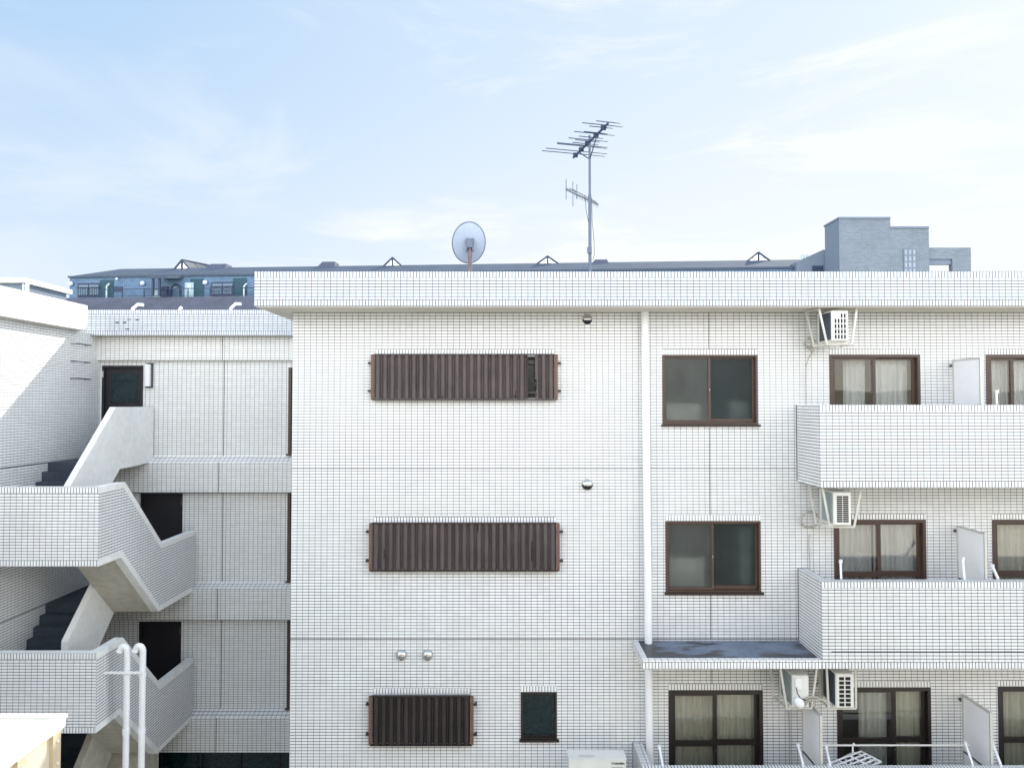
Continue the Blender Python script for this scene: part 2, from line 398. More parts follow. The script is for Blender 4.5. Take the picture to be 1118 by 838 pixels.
# openings: (x0, x1, z0, z1)
def rect(x0, y0, x1, y1, Y=0.0): 
    a = at(x0, (y0 + y1) / 2, Y); b = at(x1, (y0 + y1) / 2, Y)
    return [a.x, b.x, zof(y1, Y), zof(y0, Y)]
W3 = rect(723, 387.3, 827, 463); W2 = rect(726.5, 568.5, 830.5, 646); W1 = rect(730, 753, 833, 842); W1[2] = F1
B3 = rect(906, 387, 1005, 500); B3[2] = F3; B3b = rect(1077, 387, 1176, 500); B3b[2] = F3
B2 = rect(910.5, 567, 1011, 640); B2[2] = F2; B2b = rect(1083.5, 567, 1184, 640); B2b[2] = F2
B1 = rect(914, 750, 1016.5, 840); B1[2] = F1; B1b = rect(1090, 749, 1192, 840); B1b[2] = F1
SW = rect(568.5, 755, 608, 806)
H3 = rect(412, 389, 603, 434.5); H2 = rect(410, 571.5, 605, 619); H1 = rect(409.5, 759, 512, 808)
S3 = rect(409.8, 388, 605, 435); S2 = rect(407.6, 570.5, 607, 620); S1 = rect(407.6, 757.5, 513.6, 808.5)
holes = [W3, W2, W1, B3, B3b, B2, B2b, B1, B1b, SW, H3, H2, H1]
sold = []
for h in [W3, W2, W1, B3, B3b, B2, B2b, B1, B1b, SW, S3, S2, S1]:
    sold.append((h[0] - 0.0, h[1] + 0.0, h[3], h[3] + 0.1))
def wall_y(mb, x0, x1, z0, z1, y, holes, sold, depth=0.12, org=(0, 0)):
    xs = {x0, x1}; zs = {z0, z1}
    for r in list(holes) + list(sold):
        xs |= {min(max(r[0], x0), x1), min(max(r[1], x0), x1)}; zs |= {min(max(r[2], z0), z1), min(max(r[3], z0), z1)}
    xs = sorted(xs); zs = sorted(zs)
    for i in range(len(xs) - 1):
        for j in range(len(zs) - 1):
            a, b, c, d = xs[i], xs[i + 1], zs[j], zs[j + 1]
            if b - a < 1e-6 or d - c < 1e-6: continue
            mx, mz = (a + b) / 2, (c + d) / 2
            if any(h[0] < mx < h[1] and h[2] < mz < h[3] for h in holes): continue
            s = [s for s in sold if s[0] < mx < s[1] and s[2] < mz < s[3]]
            if s:
                s = s[0]; uv = [(c - s[2], a - s[0]), (c - s[2], b - s[0]), (d - s[2], b - s[0]), (d - s[2], a - s[0])]
            else:
                uv = [(a - org[0], c - org[1]), (b - org[0], c - org[1]), (b - org[0], d - org[1]), (a - org[0], d - org[1])]
            mb.face([(a, y, c), (b, y, c), (b, y, d), (a, y, d)], 0, uv)
    for h in holes:
        a, b, c, d = h; e = y + depth
        mb.face([(a, y, c), (a, y, d), (a, e, d), (a, e, c)], 1); mb.face([(b, y, d), (b, y, c), (b, e, c), (b, e, d)], 1)
        mb.face([(a, y, d), (b, y, d), (b, e, d), (a, e, d)], 1); mb.face([(b, y, c), (a, y, c), (a, e, c), (b, e, c)], 1)
mb = MB()
wall_y(mb, XL, XR, GROUND, ZS, 0.0, holes, sold, org=(XL, F3))
mb.face([(XL, BACK, GROUND), (XL, 0, GROUND), (XL, 0, ZS), (XL, BACK, ZS)], 0)
mb.face([(XR, 0, GROUND), (XR, BACK, GROUND), (XR, BACK, ZS), (XR, 0, ZS)], 0)
mb.face([(XR, BACK, GROUND), (XL, BACK, GROUND), (XL, BACK, ZS), (XR, BACK, ZS)], 0)
mb.build('wall', [M['tile'], M['paint']], bld)

# parapet ring with upright courses at top and foot
PX0, PX1, PY1 = XL - 0.37, XR + 0.5, BACK + 0.3
mb = MB()
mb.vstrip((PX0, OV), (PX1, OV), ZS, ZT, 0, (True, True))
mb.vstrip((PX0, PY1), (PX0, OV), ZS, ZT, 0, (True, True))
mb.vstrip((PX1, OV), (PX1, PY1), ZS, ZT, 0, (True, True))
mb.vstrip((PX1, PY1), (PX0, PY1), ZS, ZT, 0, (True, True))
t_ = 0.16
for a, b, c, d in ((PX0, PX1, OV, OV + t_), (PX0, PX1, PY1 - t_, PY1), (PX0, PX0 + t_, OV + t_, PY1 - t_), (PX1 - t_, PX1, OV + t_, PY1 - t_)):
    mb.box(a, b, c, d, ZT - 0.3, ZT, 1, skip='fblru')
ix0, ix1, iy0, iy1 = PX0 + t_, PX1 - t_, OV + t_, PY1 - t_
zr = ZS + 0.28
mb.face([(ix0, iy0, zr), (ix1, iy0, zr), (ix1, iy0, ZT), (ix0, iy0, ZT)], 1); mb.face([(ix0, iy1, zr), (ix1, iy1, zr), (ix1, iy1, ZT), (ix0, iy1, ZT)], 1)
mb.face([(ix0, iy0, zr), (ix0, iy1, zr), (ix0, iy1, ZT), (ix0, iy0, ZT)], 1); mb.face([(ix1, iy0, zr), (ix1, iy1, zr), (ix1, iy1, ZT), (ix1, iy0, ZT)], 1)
mb.build('parapet', [M['tile_par_dim'], M['paint']], bld)
mb = MB(); mb.face([(ix0, iy0, zr), (ix1, iy0, zr), (ix1, iy1, zr), (ix0, iy1, zr)]); mb.build('roof', M['roofing'], bld)
mb = MB(); mb.face([(PX0, PY1, ZS), (PX1, PY1, ZS), (PX1, OV, ZS), (PX0, OV, ZS)])
mb.box(PX0 + 0.03, PX1, OV + 0.03, OV + 0.06, ZS - 0.015, ZS - 0.002)
mb.build('soffit', M['soffit'], bld)

# movement joints
mb = MB(); jw = 0.0045
for z in (F3, F2): mb.box(XL + 0.002, 12, -0.004, 0.0, z - .0075, z + .0075)
xj = xof(774, 420, 0)
for z0, z1 in ((W3[3] + .1, ZS), (W2[3] + .1, W3[2] - .05), (F2 - 0.01, W2[2] - .05), (W1[3] + 0.1, F2 - 0.2)): mb.box(xj - jw, xj + jw, -0.0045, 0, z0, z1)
mb.build('sealant_joint', M['sealant'], bld)

# --- windows -----------------------------------------------------------------
def curtain(parent, x0, x1, z0, z1, y, mat, amp=0.025, pitch=0.09, label=None):
    mb = MB(); n = int((x1 - x0) / 0.012); rnd = random.Random(int((x0 + z0) * 1000))
    ph = rnd.random() * 6; prev = None
    for i in range(n + 1):
        x = x0 + (x1 - x0) * i / n
        a = ph + 2 * math.pi * (x - x0) / pitch + 1.3 * math.sin((x - x0) * 9 + ph)
        yy = y + amp * math.sin(a) + 0.4 * amp * math.sin(a * 0.37)
        cur = [(x, yy, z0), (x + 0.004 * math.sin(a), yy * 1.0 + 0.004, (z0 + z1) / 2), (x, y + (yy - y) * 0.6, z1)]
        if prev:
            for k in range(2): mb.face([prev[k], cur[k], cur[k + 1], prev[k + 1]], 0, smooth=True)
        prev = cur
    return mb.build('curtain', mat, parent, label)
def window(h, frame, glass, rail=None, depth=0.05, fw=0.045, sash=0.055, sill=False, glass2=None, curtains=(), room=True, mid=None, swap=False, order=(0, 1)):
    x0, x1, z0, z1 = h; xm = (x0 + x1) / 2 if mid is None else mid
    mb = MB(); y0 = -0.012
    mb.box(x0, x0 + fw, y0, 0.11, z0, z1); mb.box(x1 - fw, x1, y0, 0.11, z0, z1)
    mb.box(x0 + fw, x1 - fw, y0, 0.11, z1 - fw, z1); mb.box(x0 + fw, x1 - fw, y0, 0.11, z0, z0 + fw * 0.8)
    wn = mb.build('window', frame, bld)
    for k, (a, b) in enumerate(((x0 + fw, xm + sash / 2), (xm - sash / 2, x1 - fw))):
        yy = 0.025 + 0.045 * (k if not swap else 1 - k)
        c, d = z0 + fw * 0.8 + 0.003, z1 - fw - 0.003
        mb = MB(); s = sash; lo = s * (1.6 if k else 1.0)
        mb.box(a, a + s, yy, yy + 0.035, c, d); mb.box(b - s, b, yy, yy + 0.035, c, d)
        mb.box(a + s, b - s, yy, yy + 0.035, d - s * 0.7, d); mb.box(a + s, b - s, yy, yy + 0.035, c, c + lo)
        if rail: mb.box(a + s, b - s, yy + 0.002, yy + 0.033, rail - 0.045, rail + 0.045)
        if k == 0: mb.box(b - s * 0.6, b - s * 0.4, yy - 0.008, yy, (c + d) / 2 - 0.02, (c + d) / 2 + 0.02, 1)
        mb.build('sash', [frame, M['steel']], wn)
        mb = MB(); g = yy + 0.018
        mb.face([(a + s * .7, g, c + .02), (b - s * .7, g, c + .02), (b - s * .7, g, d - .02), (a + s * .7, g, d - .02)])
        mb.build('pane', glass2 if (k and glass2) else glass, wn)
    if sill:
        mb = MB(); mb.box(x0 - 0.02, x1 + 0.035, -0.055, -0.013, z0 - 0.035, z0 - 0.002); mb.box(x0 - 0.02, x1 + 0.035, -0.013, -0.001, z0 - 0.035, z0 - 0.002)
        mb.build('sill', M['black'], wn)
    if room:
        mb = MB(); a, b, c, d, e, f = x0 - 0.25, x1 + 0.25, 0.13, 2.6, z0 - 0.02, z1 + 0.25
        mb.face([(a, d, e), (b, d, e), (b, d, f), (a, d, f)]); mb.face([(a, c, e), (a, d, e), (a, d, f), (a, c, f)]); mb.face([(b, d, e), (b, c, e), (b, c, f), (b, d, f)])
        mb.face([(a, c, f), (a, d, f), (b, d, f), (b, c, f)]); mb.face([(a, c, e), (b, c, e), (b, d, e), (a, d, e)])
        mb.build('interior', M['room'], wn)
    for cx0, cx1, mat in curtains:
        X0, X1 = x0 + (x1 - x0) * cx0, x0 + (x1 - x0) * cx1
        curtain(wn, X0, X1, z0 + 0.04, z1 - 0.02, 0.22, mat)
    return wn
CU, CC = M['curtain'], M['curtain_cream']
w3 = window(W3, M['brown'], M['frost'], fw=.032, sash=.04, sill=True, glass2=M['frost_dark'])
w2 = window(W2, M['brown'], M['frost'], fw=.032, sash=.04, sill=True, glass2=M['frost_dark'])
for wn, h, lay in ((w3, W3, ((0.05, 0.45, 0.3), (0.78, 0.98, 0.33))), (w2, W2, ((0.04, 0.46, 0.42), (0.86, 0.97, 0.85)))):
    for q0, q1, hh in lay:
        mb = MB(); mb.box(h[0] + (h[1] - h[0]) * q0, h[0] + (h[1] - h[0]) * q1, 0.42, 0.7, h[2] + 0.02, h[2] + (h[3] - h[2]) * hh)
        mb.build('stored_box', M['stuff'], wn)
window(W1, M['black'], M['glass_dim'], rail=zof(812, 0), fw=0.06, curtains=((0.02, 0.99, CC),))
window(B3, M['brown'], M['glass'], fw=0.045, curtains=((0.22, 0.46, CU), (0.56, 0.93, CU)))
window(B3b, M['brown'], M['glass'], fw=0.055, curtains=((0.03, 0.6, CU), (0.62, 1.0, CC)), mid=B3b[0] + (B3b[1] - B3b[0]) * 0.3)
window(B2, M['brown'], M['glass'], rail=zof(627, 0), fw=0.05, curtains=((0.03, 0.47, CU), (0.5, 0.98, CU)))
window(B2b, M['brown'], M['glass'], rail=zof(626, 0), fw=0.05, curtains=((0.02, 0.98, CC),))
window(B1, M['black'], M['glass_dim'], rail=zof(809, 0), fw=0.05, curtains=((0.3, 0.6, CU), (0.66, 0.95, CC)), mid=B1[0] + (B1[1] - B1[0]) * 0.62)
window(B1b, M['black'], M['glass_dim'], rail=zof(808, 0), fw=0.05, curtains=((0.02, 0.98, CC),))
window(SW, M['black'], M['glass_dark'], fw=0.03, sash=0.02, sill=True, room=False, mid=SW[1] - 0.05)

# --- corrugated window screens ----------------------------------------------
def screen(S, H, ribs, mat, frame, missing=None, cracks=()):
    window(H, M['black'], M['glass_dark'], room=False, fw=0.03, sash=0.03)
    x0, x1, z0, z1 = S; yb = -0.075
    mb = MB()
    mb.box(x0 - 0.01, x1 + 0.01, yb - 0.045, yb - 0.0, z1, z1 + 0.022); mb.box(x0 - 0.035, x1 + 0.03, yb - 0.045, yb, z0 - 0.03, z0 - 0.005)
    sc_ = mb.build('window_screen', frame, bld)
    for a, b in ((x0 - 0.055, x0 - 0.006), (x1 + 0.006, x1 + 0.055)):
        mb = MB(); mb.box(a, b, yb - 0.03, yb + 0.005, z0 - 0.02, z1 + 0.005); mb.build('side_rail', M['rust'], sc_)
    for sx, xx in ((-1, x0 - 0.055), (1, x1 + 0.055)):
        for zz in (z0 + (z1 - z0) * 0.18, z0 + (z1 - z0) * 0.82):
            mb = MB(); mb.box(xx, xx + sx * 0.055, yb - 0.01, yb + 0.02, zz - 0.018, zz + 0.018); mb.box(xx + sx * 0.03, xx + sx * 0.055, yb + 0.02, 0.0, zz - 0.018, zz + 0.018)
            mb.build('fixing_bracket', M['black'], sc_)
    # horizontal rails behind the sheet
    for q in (0.14, 0.82):
        mb = MB(); mb.box(x0, x1, yb + 0.012, yb + 0.035, z0 + (z1 - z0) * q - 0.012, z0 + (z1 - z0) * q + 0.012); mb.build('cross_rail', M['screen'], sc_)
    mb = MB(); per = 10; prof = [0, .004, .03, .046, .052, .054, .052, .046, .03, .004]
    rows = 16; P = (x1 - x0) / ribs
    rnd = random.Random(3)
    def dx(j): return 0
    for i in range(ribs):
        for k in range(per):
            xa = x0 + P * (i + k / per); xb = x0 + P * (i + (k + 1) / per)
            ya = yb - prof[k]; yb2 = yb - prof[(k + 1) % per]
            for j in range(rows):
                fa, fb = j / rows, (j + 1) / rows; xm = ((xa + xb) / 2 - x0) / (x1 - x0); fm = (fa + fb) / 2
                if missing and missing[0] < xm < missing[1] + (0.012 * (rnd.random() if fm < .45 else 0) if fm < .5 else 0): continue
                if any(abs(xm - c[0]) < c[3] * (1 if not c[4] else (1 - abs((fm - c[1]) / (c[2] - c[1])))) and c[1] <= fm <= c[2] for c in cracks): continue
                za, zb = z0 + (z1 - z0) * fa, z0 + (z1 - z0) * fb
                mb.face([(xa, ya, za), (xb, yb2, za), (xb, yb2, zb), (xa, ya, zb)])
    mb.build('corrugated_sheet', mat, sc_)
screen(S3, H3, 25, M['screen'], M['black'], missing=(0.85, 0.892), cracks=((0.38, 0, 0.15, 0.005, True), (0.782, 0, 0.16, 0.006, True)))
screen(S2, H2, 25, M['screen'], M['black'], cracks=((0.065, 0.25, 0.45, 0.0025, False), (0.865, 0.2, 0.65, 0.0025, False), (0.575, 0.8, 1.0, 0.003, False)))
screen(S1, H1, 13, M['screen_dark'], M['black'])

# --- round vent hoods ---------------------------------------------------------
def vent(px, py, rp, half):
    c = at(px, py, 0); r = rp / 65.2; mb = MB(); n = 20; m = 6
    mb.tube([c + Vector((0, 0, 0)), c + Vector((0, -0.03, 0))], r * 1.06, 20, 0)
    for i in range(m):
        a0, a1 = math.pi / 2 * i / m, math.pi / 2 * (i + 1) / m
        for k in range(n):
            b0, b1 = 2 * math.pi * k / n, 2 * math.pi * (k + 1) / n
            def P(a, b): return c + Vector((r * math.cos(a) * math.cos(b), -0.03 - r * 0.75 * math.sin(a), r * math.cos(a) * math.sin(b)))
            low = math.sin((b0 + b1) / 2) < (-0.05 if half else -0.72)
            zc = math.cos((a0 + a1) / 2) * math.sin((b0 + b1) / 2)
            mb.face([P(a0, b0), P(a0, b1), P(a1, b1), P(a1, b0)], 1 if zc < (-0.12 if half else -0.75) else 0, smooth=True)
    mb.build('vent_hood', [M['steel'], M['dark']], bld)
vent(641, 349, 5.6, True); vent(641, 528.5, 5.9, True); vent(438.5, 714, 5.6, False); vent(467, 714, 5.6, False)

# --- downpipe -------------------------------------------------------------------
mb = MB(); xa = xof(704, 345, -0.09); xb = xof(709.5, 838, -0.09)
zc = zof(705, -0.09)
mb.tube([(xa, -0.09, ZS), (xa + (xb - xa) * .74, -0.09, zc)], 0.062, 14)
for zz in (7.9, 6.3, 4.6): 
    f = (ZS - zz) / (ZS - 0.5); mb.tube([(xa + (xb - xa) * f, -0.09, zz), (xa + (xb - xa) * f, -0.09, zz + 0.03)], 0.068, 14)
mb.build('downpipe', M['pipe'], bld)
mb = MB(); mb.tube([(xa + (xb - xa) * .76, -0.09, zof(729, -0.09)), (xb + .03, -0.09, GROUND)], 0.062, 14); mb.build('downpipe', M['pipe'], bld)

# --- balconies -------------------------------------------------------------------
BX, BY, BT = 4.76, -0.94, 0.15
def balcony(x0, zb, zt, zf, label):
    mb = MB()
    mb.vstrip((x0, BY), (XR, BY), zb, zt, 0, (True, True))
    mb.vstrip((x0, 0), (x0, BY), zb, zt, 3, (False, False))
    mb.box(x0 - .008, x0, -.012, -.001, zb, zt, 4)
    mb.vstrip((XR, BY), (XR, 0), zb, zt, 0, (True, True))
    i0, i1, j0 = x0 + BT, XR - BT, BY + BT
    # coping: outer courses seen on top
    mb.face([(x0, BY, zt), (XR, BY, zt), (XR, j0, zt), (x0, j0, zt)], 0, [(0, 0), (0, XR - x0), (0.1, XR - x0), (0.1, 0)])
    mb.face([(x0, j0, zt), (i0, j0, zt), (i0, 0, zt), (x0, 0, zt)], 0)
    mb.face([(i1, j0, zt), (XR, j0, zt), (XR, 0, zt), (i1, 0, zt)], 0)
    mb.face([(i0, j0, zf), (i0, 0, zf), (i0, 0, zt), (i0, j0, zt)], 1); mb.face([(i1, j0, zf), (i1, 0, zf), (i1, 0, zt), (i1, j0, zt)], 1)
    mb.face([(i0, j0, zf), (i1, j0, zf), (i1, j0, zt), (i0, j0, zt)], 1)
    mb.face([(i0, j0, zf), (i1, j0, zf), (i1, 0, zf), (i0, 0, zf)], 2)
    mb.face([(x0, 0, zb), (XR, 0, zb), (XR, BY, zb), (x0, BY, zb)], 1)
    return mb.build('balcony', [M['tile_bal_dim'], M['paint'], M['roofing'], M['tile_side'], M['sealant']], bld, label)
ZB3t, ZB3b = zof(441.6, BY), zof(532, BY)
ZB2t, ZB2b = zof(634.5, BY), zof(729.8, BY)
balcony(BX, ZB3b, ZB3t, F3, 'top floor white tiled balcony'); balcony(BX, ZB2b, ZB2t, F2, 'middle floor white tiled balcony')
ZB1t = zof(834.5, BY + BT)
balcony(2.0, F1 - 0.2, ZB1t, F1, 'lowest white tiled balcony at the bottom edge')
# shallow rain gutter line across the middle balcony
mb = MB(); zz = zof(711, BY); mb.box(BX + 0.14, XR - .02, BY - 0.004, BY, zz - 0.006, zz + 0.006); mb.build('sealant_joint', M['sealant'], bld)

# --- canopy over the lower window -------------------------------------------------
CX0 = 2.0; cb, ct = ZB2b, zof(720, BY)
mb = MB()
mb.vstrip((CX0, BY), (BX - 0.002, BY), cb, ct, 0, (True, False), h=0.1)
mb.vstrip((CX0, 0), (CX0, BY), cb, ct, 0, (False, False))
mb.face([(CX0, 0, cb), (BX, 0, cb), (BX, BY, cb), (CX0, BY, cb)], 1)
mb.face([(CX0, BY, ct), (BX - .002, BY, ct), (BX - .002, BY + .09, ct), (CX0, BY + .09, ct)], 0, [(0, 0), (2.8, 0), (2.8, .045), (0, .045)])
mb.face([(CX0, BY + .09, ct), (CX0 + .09, BY + .09, ct), (CX0 + .09, 0, ct), (CX0, 0, ct)], 0)
mb.face([(CX0 + .09, BY + .09, ct - .02), (BX - .002, BY + .09, ct - .02), (BX - .002, 0, ct - .01), (CX0 + .09, 0, ct - .01)], 2)
M['stained'] = stained()
cap = mb.build('canopy', [M['tile'], M['paint'], M['stained']], bld, 'flat grey topped canopy over the lower window')

# --- balcony partitions ---------------------------------------------------------------
def partition(xp, ztop, zbot):
    mb = MB(); y0, y1 = -0.79, -0.05
    mb.box(xp - .008, xp + .008, y0 + .03, y1 - .03, zbot + .03, ztop - .03)
    p = mb.build('partition_panel', M['panel'], bld)
    mb = MB()
    mb.box(xp - .02, xp + .02, y0, y0 + .03, zbot, ztop); mb.box(xp - .02, xp + .02, y1 - .03, y1, zbot, ztop)
    mb.box(xp - .02, xp + .02, y0 + .03, y1 - .03, ztop - .03, ztop); mb.box(xp - .02, xp + .02, y0 + .03, y1 - .03, zbot, zbot + .03)
    mb.box(xp - .018, xp + .018, y0 + .03, y1 - .03, zbot + .95, zbot + .98, 1)
    mb.box(xp - .04, xp + .02, y1, 0, ztop - .12, ztop - .08, 1)
    mb.build('panel_frame', [M['alu'], M['sealant']], p)
partition(xof(1041, 400, -.05), zof(392.5, -.05), F3 + .05)
partition(xof(1045.5, 580, -.05), zof(573, -.05), F2 + .05)
partition(xof(1051, 760, -.05), zof(757, -.05), F1 + .05)
partition(xof(876.5, 780, -.05), zof(760, -.05), F1 + .05)

# --- laundry arms and pole ----------------------------------------------------------
def arm(p0, p1, Y0, Y1, dx=0.0):
    a = at(p0[0], p0[1], Y0); b = at(p1[0], p1[1], Y1); mb = MB()
    mb.bar(a, b, 0.03, 0.03); mb.tube([a + Vector((0, -0.012, 0.02)), a + Vector((0, -0.012, -0.03))], 0.028, 10)
    mb.bar(b, b + Vector((0, -0.1 if Y1 > BY + .3 else 0.0, -0.22)), 0.03, 0.03)
    mb.build('laundry_arm', M['plastic'], bld)
for p0, p1 in (((871, 812), (877, 835)), ((901.5, 813), (906, 833)), ((1053.5, 810), (1062, 834)), ((1082.5, 808), (1092.5, 834)), ((719.8, 814), (724, 838))):
    arm(p0, p1, -0.55, -0.84)
for p0, p1 in (((917.5, 612), (918.5, 632)), ((1051, 609), (1053, 631)), ((1083, 617), (1090, 632)), ((1088, 427), (1088.5, 441))):
    arm(p0, p1, -0.62, -0.78)
mb = MB(); a = at(893, 813, -.57); b = at(1057, 811.5, -.57); b.z = a.z; mb.tube([a, b], 0.016, 10)
for p in (a, b): mb.tube([p - Vector((.012, 0, 0)), p + Vector((.012, 0, 0))], 0.02, 10)
tag(mb.build('laundry_pole', M['alu']), 'long metal laundry pole resting across the lowest balcony arms', 'pole')

# --- pinch hanger ---------------------------------------------------------------------
hk = empty('clothes_hanger', at(931, 822, -.57), 'white plastic grid clothes hanger hanging from the laundry pole', 'hanger')
mb = MB(); c = at(931, 833, -.57); HA, HB, HC, HD = at(902, 834, -.62), at(940, 819.5, -.42), at(962, 831, -.62), at(924, 846, -.82)
def hp(u, v): return HA.lerp(HB, (u + 1) / 2).lerp(HD.lerp(HC, (u + 1) / 2), (v + 1) / 2)
for v in (-1, -.5, 0, .5, 1): mb.bar(hp(-1, v), hp(1, v), 0.016, 0.02)
for u in (-1, -.33, .33, 1): mb.bar(hp(u, -1), hp(u, 1), 0.016, 0.02)
mb.build('grid_frame', M['plastic'], hk)
top = at(931, 812, -.57)
mb = MB()
for u, v in ((-.9, -.9), (.9, -.9), (-.9, .9), (.9, .9)): mb.tube([hp(u, v), top - Vector((0, 0, .12))], 0.003, 5)
mb.tube([top - Vector((0, 0, .12)), top - Vector((0, 0, .02)), top + Vector((0.02, 0, .02)), top + Vector((0.03, 0, 0.0))], 0.012, 8)
mb.build('hook', M['plastic'], hk)
for u in (-.8, -.45, 0, .4, .8):
    for v in (-.75, -.25, .3, .8):
        mb = MB(); p = hp(u, v); mb.bar(p, p - Vector((0.005, 0, .07)), .014, .028); mb.build('clothes_peg', M['plastic'], hk)
adopt(hk)

# ------------------------------------------------------------------ air conditioners
def aircon(tl, br, Yf, Yb, hang, label, zceil, side, grille, loop=None, drop=None):
    """tl, br: photo corners of the narrow front at depth Yf; hang: three photo struts (top, foot)"""
    a = at(tl[0], tl[1], Yf); b = at(br[0], br[1], Yf)
    x0, x1, z0, z1 = a.x, b.x, b.z, a.z
    r = empty('air_conditioner', ((x0 + x1) / 2, (Yf + Yb) / 2, z0), label, 'air conditioner', 'outdoor air conditioning units hung in steel frames')
    mb = MB(); bv = 0.012
    mb.box(x0, x1, Yf + .012, Yb, z0, z1, 0, skip='lf'); mb.face([(x0, Yb, z0), (x0, Yf + .012, z0), (x0, Yf + .012, z1), (x0, Yb, z1)], 0)
    # front shell: rounded rim
    mb.face([(x0, Yf + .012, z0), (x0 + bv, Yf, z0 + bv), (x0 + bv, Yf, z1 - bv), (x0, Yf + .012, z1)], 0); mb.face([(x1 - bv, Yf, z0 + bv), (x1, Yf + .012, z0), (x1, Yf + .012, z1), (x1 - bv, Yf, z1 - bv)], 0)
    mb.face([(x0, Yf + .012, z1), (x0 + bv, Yf, z1 - bv), (x1 - bv, Yf, z1 - bv), (x1, Yf + .012, z1)], 0); mb.face([(x0, Yf + .012, z0), (x1, Yf + .012, z0), (x1 - bv, Yf, z0 + bv), (x0 + bv, Yf, z0 + bv)], 0)
    mb.face([(x0 + bv, Yf, z0 + bv), (x1 - bv, Yf, z0 + bv), (x1 - bv, Yf, z1 - bv), (x0 + bv, Yf, z1 - bv)], 0)
    # feet
    for yy in (Yf + .08, Yb - .1): mb.box(x0 - .02, x1 + .02, yy, yy + .04, z0 - .025, z0 - .002, 0)
    mb.build('casing', M['casing'], r)
    mb = MB(); mb.box(x0 - .004, x0 - .001, Yf + .035, Yb - .09, z0 + .025, z1 - .02)
    for q in range(9): 
        zz = z0 + .03 + (z1 - z0 - .06) * q / 8; mb.box(x0 - .008, x0 - .004, Yf + .04, Yb - .1, zz - .002, zz + .002)
    mb.build('coil_side', side, r)
    W, H = x1 - x0, z1 - z0
    if grille:
        cols, rows, gx0, gx1, gz0, gz1, notch = grille
        X0, X1, Z0, Z1 = x0 + W * gx0, x0 + W * gx1, z0 + H * gz0, z0 + H * gz1
        mb = MB()
        cw, ch = (X1 - X0) / cols, (Z1 - Z0) / rows
        for i in range(cols):
            for j in range(rows):
                if notch and (i, j) in notch: continue
                g = min(.011, ch * .16)
                mb.box(X0 + cw * i + g, X0 + cw * (i + 1) - g, Yf - .003, Yf - .0005, Z0 + ch * j + g * .8, Z0 + ch * (j + 1) - g * .8)
        mb.build('grille_slot', M['dark'], r)
    # hanging frame
    (A, A2), (B, B2), (C, C2) = hang
    Yh0, Yh1 = Yf + .1, Yb - .06
    a1, a2 = at(*A, Yh1), at(*A2, Yh1); b1, b2 = at(*B, Yh0), at(*B2, Yh0); c1, c2 = at(*C, Yh0), at(*C2, Yh0)
    for p in (a1, b1, c1): p.z = zceil
    zz = z0 - .045
    for p in (a2, b2, c2): p.z = zz
    d1 = Vector((c1.x, Yh1, zceil)); d2 = Vector((c2.x, Yh1, zz))
    mb = MB()
    for p, q in ((a1, a2), (b1, b2), (c1, c2), (d1, d2)): mb.bar(p, q, .032, .018)
    for p, q in ((a2, b2), (c2, d2), (b2, c2), (a2, d2), (a1 - Vector((0, 0, .012)), b1 - Vector((0, 0, .012))), (c1 - Vector((0, 0, .012)), d1 - Vector((0, 0, .012)))): mb.bar(p, q, .03, .022)
    for p in (a1, b1, c1, d1): mb.tube([p - Vector((0, 0, .025)), p - Vector((0, 0, .045))], .014, 6)
    mb.build('hanger_frame', M['hanger'], r)
    if loop:
        mb = MB(); c = at(loop[0], loop[1], -.1); rr = loop[2] / 66.
        pts = [c + Vector((rr * math.cos(t) , -.03 * math.sin(t), rr * math.sin(t))) for t in [R(20 + 330 * i / 28) for i in range(29)]]
        mb.tube(pts, .017, 8)
        mb.tube([pts[0], Vector((x0 + .02, Yb - .05, pts[0].z + .03))], .017, 8)
        mb.tube([pts[-1], pts[-1] + Vector((-.03, .02, -.07)), pts[-1] + Vector((-.05, .06, -.1))], .02, 8)
        mb.build('hose', M['hose'], r)
    if drop:
        mb = MB(); mb.tube([at(x, y, -.04) for x, y in drop], .0085, 6); mb.build('drain_tube', M['hose'], r)
    return r
cz3 = ZS - .015; cz2 = ZB3b; cz1 = ZB2b
u3 = aircon((908, 339), (926.6, 372), -.76, -.2, (((880, 340), (888.5, 377)), ((894, 336), (903, 375)), ((935.5, 335), (930, 374))),
       'topmost hung air conditioner under the eaves, with a square cell grille', cz3, M['casing_side'],
       (4, 5, .13, .87, .05, .92, ((0, 4), (1, 4))), loop=(884, 374, 5), drop=((889, 382), (883, 390), (880, 400), (880, 420), (880, 446)))
u2 = aircon((910, 537), (929.6, 573), -.74, -.2, (((883, 532), (891, 571)), ((897.5, 534), (906, 575)), ((941, 534), (932.5, 575))),
       'air conditioner hung under the top balcony, round coil of hose on its left', cz2, M['casing_grey'],
       (2, 13, .16, .86, .08, .89, None), loop=(884, 567, 9), drop=((884, 582), (883, 590), (884, 612), (884, 640)))
u1 = aircon((865, 737), (883.5, 772), -.78, -.2, (((840, 731), (845, 760)), ((851, 731), (859, 772)), ((892.5, 732), (886, 771))),
       'air conditioner at the canopy end with plain front and white valve box', cz1, M['casing_grey'],
       None, drop=((861, 776), (862, 790), (862, 815), (862, 838)))
a = at(868.5, 740, -.8); mb = MB()
mb.box(a.x, a.x + .1, -.8, -.781, a.z - .17, a.z); mb.build('service_cover', M['plastic'], u1)
c = at(871.5, 766, -.8); mb = MB()
